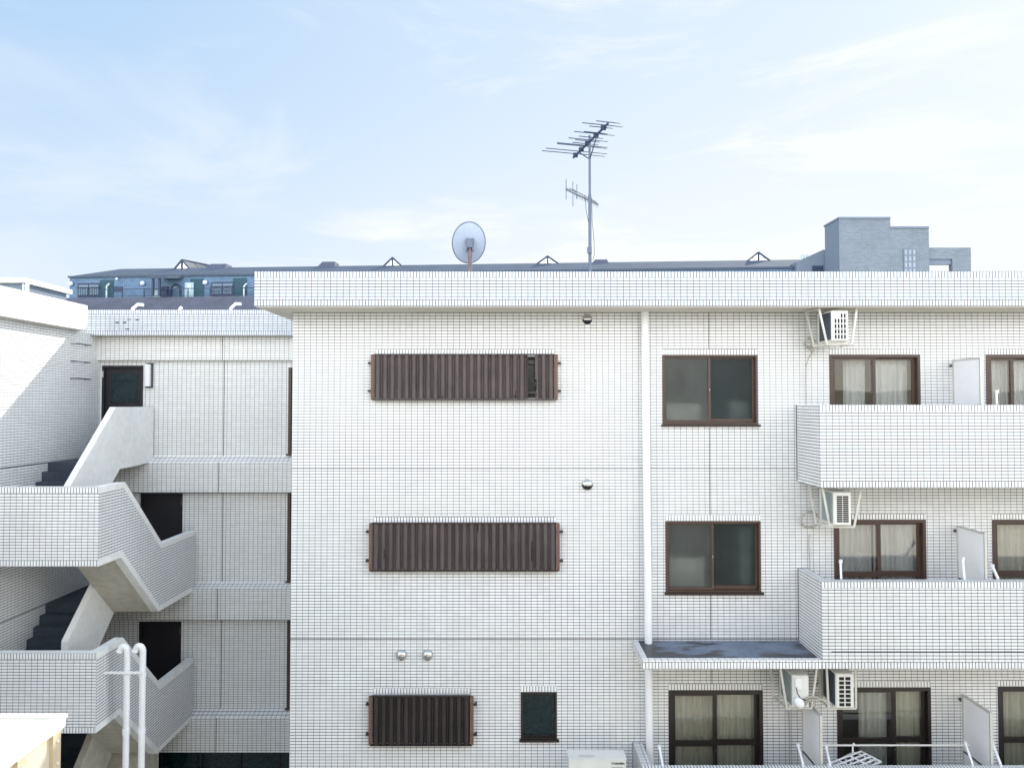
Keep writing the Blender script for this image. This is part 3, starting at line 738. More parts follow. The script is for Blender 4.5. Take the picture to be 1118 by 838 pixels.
for i in range(10):
    for j in range(14):
        t0, t1, p0, p1 = [R(v) for v in (18 * i - 90, 18 * i - 72, j * 360 / 14, (j + 1) * 360 / 14)]
        def P(t, p): return c + Vector((.08 * math.cos(t) * math.cos(p) + .02 * math.sin(t) * -1, -.03 + .045 * math.cos(t) * math.sin(p), .085 * math.sin(t)))
        mb.face([P(t0, p0), P(t0, p1), P(t1, p1), P(t1, p0)], 0, smooth=True)
mb.build('valve_cover', M['plastic'], u1)
mb = MB(); mb.tube([at(x, y, -.83) for x, y in ((869.5, 750), (870.5, 756), (874, 762), (880, 764))], .008, 6); mb.build('cable', M['cable'], u1)
mb = MB(); mb.tube([at(x, y, -.8) for x, y in ((878, 768), (880, 762), (886, 760), (893, 761), (900, 765), (903, 768))], .016, 8)
mb.tube([at(x, y, -.8) for x, y in ((879, 770), (883, 763), (888, 762), (889, 770), (893, 776))], .012, 8); mb.build('hose', M['hose'], u1)
u0 = aircon((912.5, 735), (932.7, 772.5), -.76, -.2, (((894, 731), (896, 765)), ((902.3, 731), (904.6, 770)), ((934.2, 731), (934.6, 772))),
       'hung air conditioner with wide dark grille overlapping the lowest balcony window', cz1, M['casing_side'],
       (2, 7, .14, .84, .04, .92, None), loop=(896, 752, 8))
for r in (u3, u2, u1, u0): adopt(r)
# floor standing unit on a wall bracket at the bottom edge
Yf, Yb = -.72, -.42
zt = zof(828, Yf); x0, x1 = xof(621.2, 830, Yf), xof(683.5, 830, Yf); z0 = zt - .72
r = empty('air_conditioner', ((x0 + x1) / 2, -.5, z0), 'wide pale air conditioner cabinet near the small window at the bottom edge', 'air conditioner')
mb = MB(); mb.box(x0, x1, Yf, Yb, z0, zt - .012); mb.box(x0 - .008, x1 + .008, Yf - .008, Yb, zt - .012, zt); mb.build('casing', M['casing'], r)
mb = MB(); cxx = x0 + .3
ring = [(cxx + .2 * math.cos(2 * math.pi * i / 28), Yf - .006, z0 + .36 + .2 * math.sin(2 * math.pi * i / 28)) for i in range(29)]
mb.tube(ring, .01, 6)
for k in range(1, 5): mb.tube([(cxx + .045 * k * math.cos(2 * math.pi * i / 24), Yf - .006, z0 + .36 + .045 * k * math.sin(2 * math.pi * i / 24)) for i in range(25)], .004, 5)
mb.build('fan_guard', M['casing'], r)
mb = MB()
pts = [(x0 + .28 + .13 * math.cos(t), (Yf + Yb) / 2 - .05 + .05 * math.sin(t), zt + .002) for t in [math.pi * 2 * i / 24 for i in range(24)]]
mb.face(pts); mb.build('top_recess', M['alu'], r)
def lettering(body, loc, size, parent, mat):
    cu = bpy.data.curves.new('lettering', 'FONT'); cu.body = body; cu.size = size; cu.extrude = .001; cu.offset = size * .025
    to = bpy.data.objects.new('lettering', cu); col.objects.link(to)
    dg = bpy.context.evaluated_depsgraph_get(); me = bpy.data.meshes.new_from_object(to.evaluated_get(dg))
    bpy.data.objects.remove(to); bpy.data.curves.remove(cu)
    for v in me.vertices:
        x, y, z = v.co; v.co = (loc[0] + x * 1.25, loc[1] - z, loc[2] + y)
    me.materials.clear(); me.materials.append(mat)
    o = bpy.data.objects.new('lettering', me); col.objects.link(o); o.parent = parent
    return o
p = at(667.2, 833.6, Yf); lettering('TOSHIBA', (p.x, Yf - .009, p.z), .041, r, M['logo'])
mb = MB()
for q in range(9): mb.box(p.x + .008 + q * .02, p.x + .02 + q * .02, Yf - .003, Yf - .001, p.z - .062, p.z - .048)
mb.build('small_print', M['sealant'], r)
mb = MB()
for xx in (x0 + .12, x1 - .12): 
    mb.box(xx - .02, xx + .02, Yf, 0, z0 - .05, z0 - .004); mb.bar((xx, Yf + .05, z0 - .05), (xx, -.01, z0 - .5), .03, .03); mb.box(xx - .02, xx + .02, -.03, 0, z0 - .55, z0)
mb.build('wall_bracket', M['hanger'], r)
adopt(r)

# ------------------------------------------------------------------ recessed wing with doors
WY, BYw, FY, FZ = 3.9, 3.65, 3.5, 3.0
WX = xof(109, 430, WY)                       # inner corner with the side wall
wing = empty('apartment_building', (-8, 4, GROUND), 'recessed white tiled wing with dark doors and a sunlit side wall at the left', 'building')
D3 = rect(111, 399, 156, 498, WY); D2 = rect(153, 538, 199, 637, WY); D1 = rect(151.5, 678, 197.5, 776, WY)
E3 = rect(315, 401, 336, 495, WY); E2 = rect(314, 538, 336, 634, WY); E1 = rect(313.5, 677, 336, 772, WY)
whol = [D3, D2, D1, E3, E2, E1]
ZW = zof(366, FY); ZWt = zof(338, FY)
mb = MB(); wall_y(mb, WX, XL, GROUND, ZW, WY, whol, [], org=(WX, D3[2]))
mb.box(WX, XL, WY + 3.5, WY + 3.6, GROUND, ZW, 0)
mb.build('wall', [M['tile_far'], M['paint']], wing)
# beam bands with sloping tiled tops
zb3 = (zof(497.6, WY), zof(504.8, BYw), zof(537, BYw)); zb2 = (zof(634.8, WY), zof(642.2, BYw), zof(676, BYw)); zb1 = (zof(773.3, WY), zof(783, BYw), zof(821, BYw))
for za, zc, zd in (zb3, zb2, zb1):
    mb = MB()
    mb.vstrip((WX, BYw), (XL, BYw), zd, zc, 0)
    mb.face([(WX, BYw, zc), (XL, BYw, zc), (XL, WY - .001, za), (WX, WY - .001, za)], 0, [(0, 0.01), (XL - WX, 0.01), (XL - WX, .14), (0, .14)])
    mb.face([(WX, WY, zd), (XL, WY, zd), (XL, BYw, zd), (WX, BYw, zd)], 1)
    mb.build('beam_band', [M['tile_far'], M['paint']], wing)
zd = zof(393, 3.78)
mb = MB(); mb.vstrip((WX - .02, 3.78), (XL, 3.78), zd, ZW, 0); mb.face([(WX, WY, zd), (XL, WY, zd), (XL, 3.78, zd), (WX, 3.78, zd)], 1); mb.build('beam_band', [M['tile_far'], M['paint']], wing)
# joints
mb = MB(); xj = xof(244.5, 450, WY)
for z0, z1 in ((zb3[0], zd), (zb2[0], zb3[2]), (zb1[0], zb2[2])): mb.box(xj - .008, xj + .008, WY - .004, WY, z0, z1)
for t3 in (zb3, zb2, zb1): 
    mb.box(xj - .008, xj + .008, BYw - .004, BYw, t3[2], t3[1])
mb.box(xj - .008, xj + .008, 3.776, 3.78, zd, ZW)
mb.build('sealant_joint', M['sealant'], wing)
# roof fascia of the wing
SX = WX; FX = xof(95.5, 345, FZ)            # side wall plane and its fascia
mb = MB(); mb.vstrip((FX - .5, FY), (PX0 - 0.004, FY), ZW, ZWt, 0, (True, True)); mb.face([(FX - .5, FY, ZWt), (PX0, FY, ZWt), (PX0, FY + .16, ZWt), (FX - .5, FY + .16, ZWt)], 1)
mb.face([(FX - .5, FY + .16, ZW), (PX0 - .004, FY + .16, ZW), (PX0 - .004, FY + .16, ZWt), (FX - .5, FY + .16, ZWt)], 1)
mb.face([(FX - .5, WY + 3.6, ZW), (PX0 - .004, WY + 3.6, ZW), (PX0 - .004, FY, ZW), (FX - .5, FY, ZW)], 2)
mb.build('roof_fascia', [M['tile_par_dim'], M['paint'], M['soffit']], wing)
mb = MB(); mb.face([(FX - .5, FY + .16, ZW + .2), (PX0, FY + .16, ZW + .2), (PX0, WY + 3.6, ZW + .2), (FX - .5, WY + 3.6, ZW + .2)]); mb.build('roof', M['roofing'], wing)
# doors
def door(h, glass):
    x0, x1, z0, z1 = h; mb = MB()
    mb.box(x0, x0 + .05, WY - .01, WY + .1, z0, z1); mb.box(x1 - .05, x1, WY - .01, WY + .1, z0, z1); mb.box(x0 + .05, x1 - .05, WY - .01, WY + .1, z1 - .05, z1)
    mb.box(x0 + .05, x1 - .05, WY + .05, WY + .09, z0, z1 - .05)
    d = mb.build('door', M['door'], wing)
    if glass:
        mb = MB(); mb.box(x0 + .18, x1 - .14, WY + .04, WY + .049, z1 - .82, z1 - .17); mb.build('door_pane', M['glass_dark'], d)
    mb = MB(); mb.box(x0 + .012 if glass else x1 - .03, x0 + .03 if glass else x1 - .012, WY - .02, WY - .01, z1 - .26, z1 - .12); mb.build('door_hinge', M['hanger'] if glass else M['sealant'], d)
door(D3, True); door(D2, False); door(D1, False)
for h in (E3, E2, E1):
    x0, x1, z0, z1 = h; mb = MB()
    mb.box(x0, x0 + .06, WY - .03, WY + .1, z0, z1); mb.box(x0 - .03, x1, WY - .05, WY + .1, z0 - .04, z0 - .001); mb.box(x0 + .06, x1, WY - .01, WY + .1, z1 - .05, z1)
    d = mb.build('window', M['brown'], wing)
    mb = MB(); mb.box(x0 + .06, x1, WY + .04, WY + .06, z0, z1 - .05); mb.build('pane', M['glass_dark'], d)
# fluorescent wall lamp beside the top door
a = at(158.5, 397.5, WY - .1); b = at(163, 421.5, WY - .1); mb = MB(); mb.box(a.x, b.x, WY - .1, WY - .03, b.z, a.z)
lm = mb.build('wall_lamp', M['lamp'], wing)
mb = MB(); mb.box(a.x - .005, b.x + .04, WY - .03, WY, b.z - .03, a.z + .03); mb.box(a.x - .006, b.x + .006, WY - .106, WY - .03, b.z - .02, b.z - .001); mb.build('lamp_base', M['sealant'], lm)
# side wall facing right, towards the sun
mb = MB(); Y0 = -6.0
zL = zof(361, FZ); zLt = zof(333.6, FZ)
mb.face([(SX, WY, GROUND), (SX, Y0, GROUND), (SX, Y0, zL), (SX, WY, zL)][::-1], 0)
mb.build('side_wall', M['tile_side2'], wing)
mb = MB(); FE = FZ
mb.vstrip((FX, Y0), (FX, FE), zL, zLt, 0, (False, False))
mb.vstrip((FX, FE), (FX - .16, FE), zL, zLt, 0)
mb.face([(FX, Y0, zLt), (FX, FE, zLt), (FX - .16, FE, zLt), (FX - .16, Y0, zLt)], 1)
mb.face([(FX - .16, Y0, zL), (FX - .16, FE, zL), (FX - .16, FE, zLt), (FX - .16, Y0, zLt)], 1)
mb.face([(SX - .05, FE, zL), (FX, FE, zL), (FX, Y0, zL), (SX - .05, Y0, zL)], 2)
mb.build('side_fascia', [M['tile_sun'], M['paint'], M['soffit']], wing)
mb = MB(); mb.box(SX, SX + .004, -5.9, WY - .02, zb2[0] - .008, zb2[0] + .008); mb.box(SX, SX + .004, -5.9, WY - .02, zb1[0] - .008, zb1[0] + .008); mb.box(SX, SX + .004, -5.9, WY - .02, zb3[0] - .008, zb3[0] + .008)
mb.build('sealant_joint', M['sealant'], wing)
for py in (376, 395, 413.5):
    z = EYE + (441 - py) / FOC * 15.6
    mb = MB(); mb.tube([(SX, 2.8, z), (SX + .13, 2.8, z), (SX + .13, 3.3, z), (SX, 3.3, z)], .012, 6); mb.build('ladder_rung', M['sealant'], wing)
# stair-side dark undercroft
mb = MB(); mb.box(WX + .05, XL - .02, WY - .02, WY - .005, GROUND, zb1[2] - .02)
for i in range(6):
    xx = WX + .6 + i * .85; mb.box(xx, xx + .05, WY - .05, WY - .02, GROUND, zb1[2] - .02, 1)
mb.build('undercroft_glazing', [M['glass_dark'], M['door']], wing)
# white roof hooks above the fascia
for pts in (((144.8, 337), (150.5, 332.2), (156.5, 332.8)), ((252, 336.5), (257.5, 331.5), (263, 331.8)), ((196.5, 337), (198.5, 335.2))):
    mb = MB(); mb.tube([at(x, y, FY + .2) for x, y in pts], .035, 8); mb.tube([at(*pts[0], FY + .2), at(*pts[0], FY + .2) - Vector((.1, -.1, .5))], .035, 8)
    mb.build('roof_pipe', M['pipe'], wing)
for px, py in ((150, 349), (128, 352), (136, 352), (139, 359), (141, 348.5)):
    c = at(px, py, FY - .003); mb = MB(); mb.box(c.x - .04, c.x + .04, FY - .006, FY - .002, c.z - .012, c.z + .012); mb.build('wall_mark', M['sealant'], wing)
adopt(wing); adopt(bld)

# ------------------------------------------------------------------ external staircase
st = empty('staircase', (-8, 1.5, GROUND), 'zigzag outdoor staircase with white tiled parapets climbing in front of the recessed doors', 'staircase')
OX, MX = xof(213, 590, 3.8), -7.9           # outer face, centre wall
Ya, Yb_ = 0.80, 2.28
FL3, FL2, FL1 = zb3[0], zb2[0], zb1[0]
ZM2, ZM1 = (FL3 + FL2) / 2, (FL2 + FL1) / 2
def flight(x0, x1, y0, z0, y1, z1, name='flight'):
    """steps from (y0, z0) to (y1, z1), y increasing"""
    n = 8; dz = (z1 - z0) / n; dy = (y1 - y0) / n
    top = [(y0, z0)]
    for i in range(n):
        y, z = y0 + dy * i, z0 + dz * i
        if dz > 0: top += [(y, z + dz), (y + dy, z + dz)]
        else: top += [(y + dy, z), (y + dy, z + dz)]
    th = .2
    bot = [(y1, z1 - th), (y0, z0 - th)]
    poly = bot[::-1] + top[::-1]
    nb = len(poly)
    mb = MB()
    poly = [(y0, z0 - th), (y1, z1 - th)] + top[::-1]
    mb.prismx(poly, x0, x1, 0, lambda i, a, b: 0 if i == 0 else 1)
    mb.build(name, [M['beige'], M['tread']], st)
def slab(x0, x1, y0, y1, z, mat=None):
    mb = MB(); mb.box(x0, x1, y0, y1, z - .18, z, 0, top=1); mb.build('landing', [M['beige'], M['tread']], st)
IX = OX - .15
for zm, up, dn in ((ZM2, FL3, FL2), (ZM1, FL2, FL1)):
    slab(SX + .005, IX, 0.13, Ya, zm)
    flight(SX + .005, MX - .06, Ya, zm, Yb_, up)
    flight(MX + .06, IX, Ya, zm, Yb_, dn)
    # tiled front parapet
    zt_, zb_ = zm + 1.12, zm - .19
    mb = MB(); mb.vstrip((SX - 3, -.02), (OX, -.02), zb_, zt_, 0, (True, True))
    mb.face([(SX - 3, -.02, zt_), (IX, -.02, zt_), (IX, .13, zt_), (SX - 3, .13, zt_)], 1); mb.face([(SX - 3, .13, zb_), (IX, .13, zb_), (IX, .13, zt_), (SX - 3, .13, zt_)], 1)
    mb.face([(SX - 3, .13, zb_), (IX, .13, zb_), (IX, -.02, zb_), (SX - 3, -.02, zb_)], 1)
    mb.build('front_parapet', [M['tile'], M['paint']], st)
    # tiled side parapet following the flight
    topl = [(-.018, zt_), (Ya + .02, zt_), (Yb_, dn + 1.13), (3.78, dn + 1.13)]
    botl = [(-.018, zb_), (Ya - .08, zb_), (Yb_ - .13, dn - .16), (3.66, dn - .16)]
    poly = botl + ([(3.66, dn - .02), (3.78, dn - .02)] ) + topl[::-1]
    mb = MB(); mb.prismx(poly, IX, OX, 0, lambda i, a, b: 1)
    sp_ = mb.build('side_parapet', [M['tile_side'], M['paint']], st)
    mb = MB()
    for line, sg in ((topl, -1), (botl, 1)):
        # offset strip of upright tiles, 3 mm proud
        off = []
        for i, p in enumerate(line):
            def nrm(a, b):
                d = Vector((b[0] - a[0], b[1] - a[1])).normalized(); return Vector((-d.y, d.x)) * sg
            ns = []
            if i > 0: ns.append(nrm(line[i - 1], p))
            if i < len(line) - 1: ns.append(nrm(p, line[i + 1]))
            if len(ns) == 2:
                m_ = (ns[0] + ns[1]).normalized(); m_ /= max(.35, m_.dot(ns[0]))
            else: m_ = ns[0]
            off.append((p[0] + m_.x * .1, p[1] + m_.y * .1))
        u = 0
        for i in range(len(line) - 1):
            a, b, c, d = line[i], line[i + 1], off[i + 1], off[i]
            L = math.hypot(b[0] - a[0], b[1] - a[1])
            q = [(OX + .003, a[0], a[1]), (OX + .003, b[0], b[1]), (OX + .003, c[0], c[1]), (OX + .003, d[0], d[1])]
            uv = [(0, u), (0, u + L), (.1, u + L), (.1, u)]
            if sg < 0: q = q[::-1]; uv = uv[::-1]
            mb.face(q, 0, uv)
            u += L
    mb.build('edge_trim', M['paint'], sp_)
    # painted centre wall beside the upper flight
    top_end = 3.85 if up == FL3 else Yb_ + .12
    zt2 = up + 1.08
    if up == FL3: poly = [(Ya, zm - .1), (Ya + .15, zm - .16), (Yb_ + .18, up - .16), (top_end, up - .12), (top_end, zt2), (Yb_, zt2), (Ya, zm + 1.06)]
    else: poly = [(Ya, zm - .1), (Ya + .15, zm - .16), (Yb_ + .12, up - .16), (Yb_ + .12, zt2 - .05), (Yb_ - .02, zt2 - .05), (Ya, zm + 1.06)]
    mb = MB(); mb.prismx(poly, MX - .06, MX + .06, 0); mb.build('centre_wall', M['paint'], st)
slab(SX + .005, MX - .06, Yb_, WY - .005, FL3)
slab(SX + .005, IX, Yb_, BYw - .005, FL2); slab(SX + .005, IX, Yb_, BYw - .005, FL1)
# lowest flight and supporting wall down to the ground
flight(SX + .005, MX - .06, Ya, FL1 - 1.45, Yb_, FL1)
poly = [(Ya, FL1 - 1.6), (Yb_ + .12, FL1 - .16), (Yb_ + .12, FL1 + 1.03), (Yb_ - .02, FL1 + 1.03), (Ya, FL1 - .4)]
mb = MB(); mb.prismx(poly, MX - .06, MX + .06, 0); mb.build('centre_wall', M['beige'], st)
mb = MB(); mb.box(SX + .3, IX - .3, 2.6, 3.2, GROUND, FL1 - .18); mb.box(SX + .3, MX, .3, .7, GROUND, ZM1 - .18); mb.build('support_wall', M['beige'], st)
adopt(st)

# ------------------------------------------------------------------ twin white vent pipes
pr = empty('vent_pipes', at(146, 838, .3), 'pair of slim white vent pipes with hooked tops beside the staircase', 'pipes')
pr.location.z = GROUND
for px, ptop in ((138.3, 703.5), (155.3, 703)):
    c = at(px, 760, .3); zt = zof(ptop, .3); mb = MB(); r_ = .053
    mb.tube([(c.x, .3, GROUND), (c.x, .3, zt - .1)] + [(c.x - .055 + .055 * math.cos(t), .3 - .02 * math.sin(t), zt - .1 + .08 * math.sin(t)) for t in [R(a) for a in (25, 50, 75, 100, 125, 150)]] + [(c.x - .125, .3 - .02, zt - .12)], r_, 14)
    mb.tube([(c.x, .3, zt - .55), (c.x, .3, zt - .5)], r_ + .008, 14); mb.tube([(c.x, .3, zt - 1.5), (c.x, .3, zt - 1.4)], r_ + .01, 14)
    mb.build('pipe', M['pipe'], pr)
mb = MB(); a = at(130, 732, .3); b = at(159, 731, .3); mb.bar((a.x, .22, a.z), (b.x, .22, a.z), .03, .035); mb.bar((a.x, .22, a.z), (OX, .22, a.z), .03, .035); mb.build('clamp', M['pipe'], pr)
adopt(pr)

# ------------------------------------------------------------------ cream clad hut in the near left corner
Yh = -6.5; c = at(64.5, 780.5, Yh)
hut = empty('shed', (c.x - 1.2, Yh - 1.5, GROUND), 'cream ribbed metal shed with a pale flat roof in the bottom left corner', 'shed')
x1, zt, y1, y0, x0 = c.x, c.z, Yh, Yh - 3.2, c.x - 3.0
mb = MB(); mb.box(x0, x1, y0, y1, GROUND, zt - .1); mb.build('wall', M['cream'], hut)
mb = MB()
for i in range(8):
    yy = y1 - .02 - i * .42
    mb.box(x1, x1 + .03, yy - .1, yy, GROUND, zt - .1)
mb.build('rib', plain('cream_rib', (0.62, 0.52, 0.37), .6, .1, 2), hut)
mb = MB(); mb.box(x0 - .03, x1 + .035, y0, y1 + .03, zt - .1, zt - .03); mb.box(x0, x1 - .02, y0, y1 - .02, zt - .03, zt - .015)
mb.box(x1 - .03, x1 + .045, y0, y1 + .04, zt - .03, zt); mb.box(x0, x1 - .03, y1 - .03, y1 + .04, zt - .03, zt)
mb.build('roof', M['cream_roof'], hut)
mb = MB()
for q in range(5):
    for i in (0, 1):
        zz = zt - .17 - q * .17; yy = y1 - .07 - i * .42; mb.tube([(x1 + .03, yy, zz), (x1 + .042, yy, zz)], .012, 8)
mb.build('bolt', M['cream_roof'], hut)
adopt(hut)

# ------------------------------------------------------------------ rooftop dish
Yd = 1.2; c = at(512, 265, Yd)
ds = empty('satellite_dish', (c.x, Yd, zr), 'round grey satellite dish seen from behind on a reddish roof pole', 'satellite dish')
ax = Vector((-.18, .93, .32)).normalized(); ux = ax.cross(Vector((0, 0, 1))).normalized(); uy = ux.cross(ax)
mb = MB(); n, m = 36, 7; rw, rh = .305, .375
def dp(i, k, e=0):
    q = i / m; t = 2 * math.pi * k / n
    return c + ux * (rw * q * math.cos(t)) + uy * (rh * q * math.sin(t)) + ax * (.07 * q * q - .05 - e)
for e, fl in ((0, False), (.012, True)):
    for i in range(m):
        for k in range(n):
            q = [dp(i, k, e), dp(i, k + 1, e), dp(i + 1, k + 1, e), dp(i + 1, k, e)] if i else [dp(0, 0, e), dp(1, k + 1, e), dp(1, k, e)]
            mb.face(q, 0, smooth=True)
mb.build('reflector', M['dish'], ds)
mb = MB(); mb.tube([dp(m, k, .006) for k in range(n + 1)], .012, 6); mb.build('rim', M['mast'], ds)
mb = MB(); b0 = c - ax * .13
mb.box(b0.x - .08, b0.x + .08, b0.y - .04, b0.y + .06, b0.z + .03, b0.z + .09); mb.box(b0.x - .05, b0.x + .05, b0.y - .06, b0.y + .05, b0.z - .08, b0.z + .03); mb.box(b0.x - .07, b0.x - .045, b0.y - .05, b0.y + .05, b0.z - .13, b0.z + .03); mb.box(b0.x + .045, b0.x + .07, b0.y - .05, b0.y + .05, b0.z - .13, b0.z + .03)
mb.build('clamp', M['mast'], ds)
mb = MB(); mb.tube([(b0.x, b0.y, b0.z + .02), (b0.x + .01, b0.y, zr)], .036, 12); mb.tube([(b0.x, b0.y, b0.z - .25), (b0.x, b0.y, b0.z - .2)], .042, 12)
mb.box(b0.x - .2, b0.x + .2, b0.y - .2, b0.y + .2, zr, zr + .02); mb.build('pole', M['dish_mast'], ds)
mb = MB(); mb.tube([c - uy * .36 + ax * .02, c - uy * .25 + ax * .42], .012, 6); mb.tube([c - uy * .25 + ax * .4, c - uy * .22 + ax * .5], .03, 10); mb.build('feed_arm', M['mast'], ds)
adopt(ds)

# ------------------------------------------------------------------ TV aerials on one mast
Ym = 2.5; mt = at(642.5, 150, Ym); mbm = at(644.2, 295, Ym)
an = empty('roof_antenna', (mbm.x, Ym, zr), 'tall roof mast carrying a large television aerial above a small one', 'antenna')
mb = MB(); mb.tube([(mbm.x, Ym, zr), (mbm.x, Ym, zof(212, Ym))], .033, 10); mb.tube([(mbm.x, Ym, zof(212, Ym)), (mbm.x, Ym, zof(148, Ym))], .026, 10)
p = at(643.5, 271, Ym - .05); mb.box(p.x - .045, p.x + .045, Ym - .09, Ym - .03, p.z - .1, p.z + .02)
for q in range(3):
    t = R(120 * q + 30); mb.tube([(mbm.x, Ym, zr + .5), (mbm.x + .6 * math.cos(t), Ym + .6 * math.sin(t), zr)], .015, 6)
mb.build('mast', M['mast'], an)
h_ = 5.29; b0 = Vector((1.317, 15.9 + CAMY, EYE + h_)); b1 = Vector((1.82, 14.0 + CAMY, EYE + h_ + .02))
def img(p):
    d = p - Vector((0, CAMY, EYE)); zc_ = d.y * cp + d.z * sp; yc_ = -d.y * sp + d.z * cp
    return CX + FOC * d.x / zc_, CY - FOC * yc_ / zc_, zc_
mb = MB(); mb.bar(b0, b1, .034, .034)
ed = Vector((b1 - b0).yxz); ed = Vector((-(b1 - b0).y, (b1 - b0).x, 0)).normalized()
els = [(590, 95, 820, 110), (460, 137, 847, 160), (528, 160, 750, 175), (388, 202, 770, 240), (478, 205, 703, 222), (433, 245, 660, 264), (335, 263, 708, 290), (398, 278, 628, 297), (373, 304, 620, 320), (230, 318, 703, 352), (230, 311, 703, 342), (125, 362, 704, 405), (92, 397, 684, 422)]
for k, (xa, ya, xb, yb) in enumerate(els):
    yc = 120 + (ya + yb) / 2 / 8.38
    i0, i1 = img(b0), img(b1)
    f = (yc - i0[1]) / (i1[1] - i0[1]); f = max(0, min(1, f))
    cpt = b0.lerp(b1, f) + Vector((0, 0, .025)); L = (xb - xa) / 8.38 / FOC * (15.9 + (14 - 15.9) * f) / abs(ed.x)
    ctr = ((xa + xb) / 2 / 8.38 + 580 - img(cpt)[0]) / FOC * 15
    mb.tube([cpt + ed * (-L / 2 + ctr), cpt + ed * (L / 2 + ctr)], .0095, 5)
for f in (.07, .25, .44, .68, .88):
    q = b0.lerp(b1, f); mb.box(q.x - .05, q.x + .05, q.y - .04, q.y + .04, q.z - .03, q.z + .05)
mb.tube([b0.lerp(b1, .18), (mbm.x, Ym, zof(174, Ym))], .012, 5); mb.tube([b0.lerp(b1, .72), (mbm.x, Ym, zof(174, Ym))], .012, 5)
mb.build('large_aerial', M['ant'], an)
mb = MB(); c0 = Vector((1.06, 14.5 + CAMY, EYE + 4.2)); c1 = Vector((1.81, 15.6 + CAMY, EYE + 4.2))
mb.bar(c0, c1, .028, .028)
sd = Vector((c1.y - c0.y, -(c1.x - c0.x), 0)).normalized()
for i in range(16):
    q = c0.lerp(c1, .25 + .75 * i / 15); mb.tube([q - Vector((0, 0, .07)), q + Vector((0, 0, .02))], .006, 4)
for f, a_, b_ in ((-.0, .2, .2), (.2, .22, .28), (.32, .2, .1)):
    q = c0.lerp(c1, f); mb.tube([q - Vector((0, 0, b_)), q + Vector((0, 0, a_))], .008, 5)
mb.tube([c0, c0.lerp(c1, .16) + Vector((0, 0, .06)), c0.lerp(c1, .3) + Vector((0, 0, .05))], .02, 6)
mb.tube([c0.lerp(c1, .25) + Vector((0, 0, .06)), c0.lerp(c1, .95) + Vector((0, 0, .03))], .01, 5)
mb.build('small_aerial', M['mast'], an)
mb = MB(); mb.tube([at(x, y, Ym) for x, y in ((638.5, 213), (640, 230), (643, 245))], .006, 4)
mb.tube([at(x, y, Ym) for x, y in ((646, 216), (646.5, 240), (648.5, 262), (649, 278), (647, 284))], .006, 4); mb.build('cable', M['cable'], an)
adopt(an)

# ------------------------------------------------------------------ far long brick building behind
KX = -.0737; L0 = -47.5; D0 = 80.3
def Dof(px): return (D0 - KX * L0) / (1 - KX * (px - CX) / FOC)
def far(px, py, off=0.0):
    D = Dof(px); p = at(px, py, D + CAMY)
    return Vector((p.x, p.y + off, p.z))
fb = empty('brick_building', (-10, 68, GROUND), 'long dark blue brick block with slate roof and roof terrace behind the parapet', 'building')
zeave = far(77, 302).z; zdeck = far(77, 327).z; zridge = EYE + (far(110, 293.6).z - EYE) * (1 + 3.6 / 80); zlow = zdeck - 2.2
A = far(76, 310); B = far(900, 310); dirv = (B - A); dirv.z = 0; Lb = dirv.length; dirv.normalize(); bk = Vector((-dirv.y, dirv.x, 0))
A.z = 0
def L(u, v, z): p = A + dirv * u + bk * v; return Vector((p.x, p.y, z))
def uof(px): p = far(px, 310); p.z = 0; return (p - A).dot(dirv)
def zz_(px, py): return far(px, py).z
def lbox(mb, u0, u1, v0, v1, z0, z1, mi=0):
    c = [L(u0, v0, z0), L(u1, v0, z0), L(u1, v1, z0), L(u0, v1, z0)]; d = [L(u0, v0, z1), L(u1, v0, z1), L(u1, v1, z1), L(u0, v1, z1)]
    for i in range(4):
        j = (i + 1) % 4; w_ = (u1 - u0) if i % 2 == 0 else (v1 - v0)
        mb.face([c[i], c[j], d[j], d[i]], mi, [(u0, z0), (u0 + w_, z0), (u0 + w_, z1), (u0, z1)])
    mb.face(c[::-1], mi); mb.face(d, mi)
mb = MB(); lbox(mb, 0, Lb, 0, 9, zlow, zeave); mb.build('wall', M['bbrick'], fb)
mb = MB(); lbox(mb, -1, Lb, -3.2, 9, GROUND, zlow); mb.build('lower_wall', M['bbrick'], fb)
# lower roof skirt and upper roof
mb = MB()
mb.face([L(-1, -4.2, zlow - .4), L(Lb, -4.2, zlow - .4), L(Lb, -1.2, zdeck), L(-1, -1.2, zdeck)])
mb.face([L(-1, -1.2, zdeck), L(Lb, -1.2, zdeck), L(Lb, 0, zdeck), L(-1, 0, zdeck)])
for i in range(9):
    f = i / 9; mb.bar(L(-1, -4.2 + 3 * f, zlow - .38 + (zdeck - zlow + .4) * f), L(Lb, -4.2 + 3 * f, zlow - .38 + (zdeck - zlow + .4) * f), .06, .06)
mb.face([L(-1, -4.2, zlow - .4), L(-1, -1.2, zdeck), L(-1, 0, zdeck), L(-1, 0, zlow - .4)])
mb.build('skirt_roof', plain('skirt_slate', (.1, .11, .145), .8, .25, .6), fb)
mb = MB(); e_ = .12; hv = 3.6; hu = uof(110) - 0
mb.face([L(-e_, -e_, zeave), L(Lb, -e_, zeave), L(Lb, hv, zridge), L(hu, hv, zridge)])
mb.face([L(-e_, 9 + e_, zeave), L(-e_, -e_, zeave), L(hu, hv, zridge), L(hu, 9 - hv, zridge)])
mb.face([L(hu, hv, zridge), L(Lb, hv, zridge), L(Lb, 9 - hv, zridge), L(hu, 9 - hv, zridge)])
mb.face([L(Lb, 9 + e_, zeave), L(-e_, 9 + e_, zeave), L(hu, 9 - hv, zridge), L(Lb, 9 - hv, zridge)])
lbox(mb, -e_, Lb, -e_ - .05, -e_, zeave - .15, zeave + .05)
mb.build('roof', M['broof'], fb)
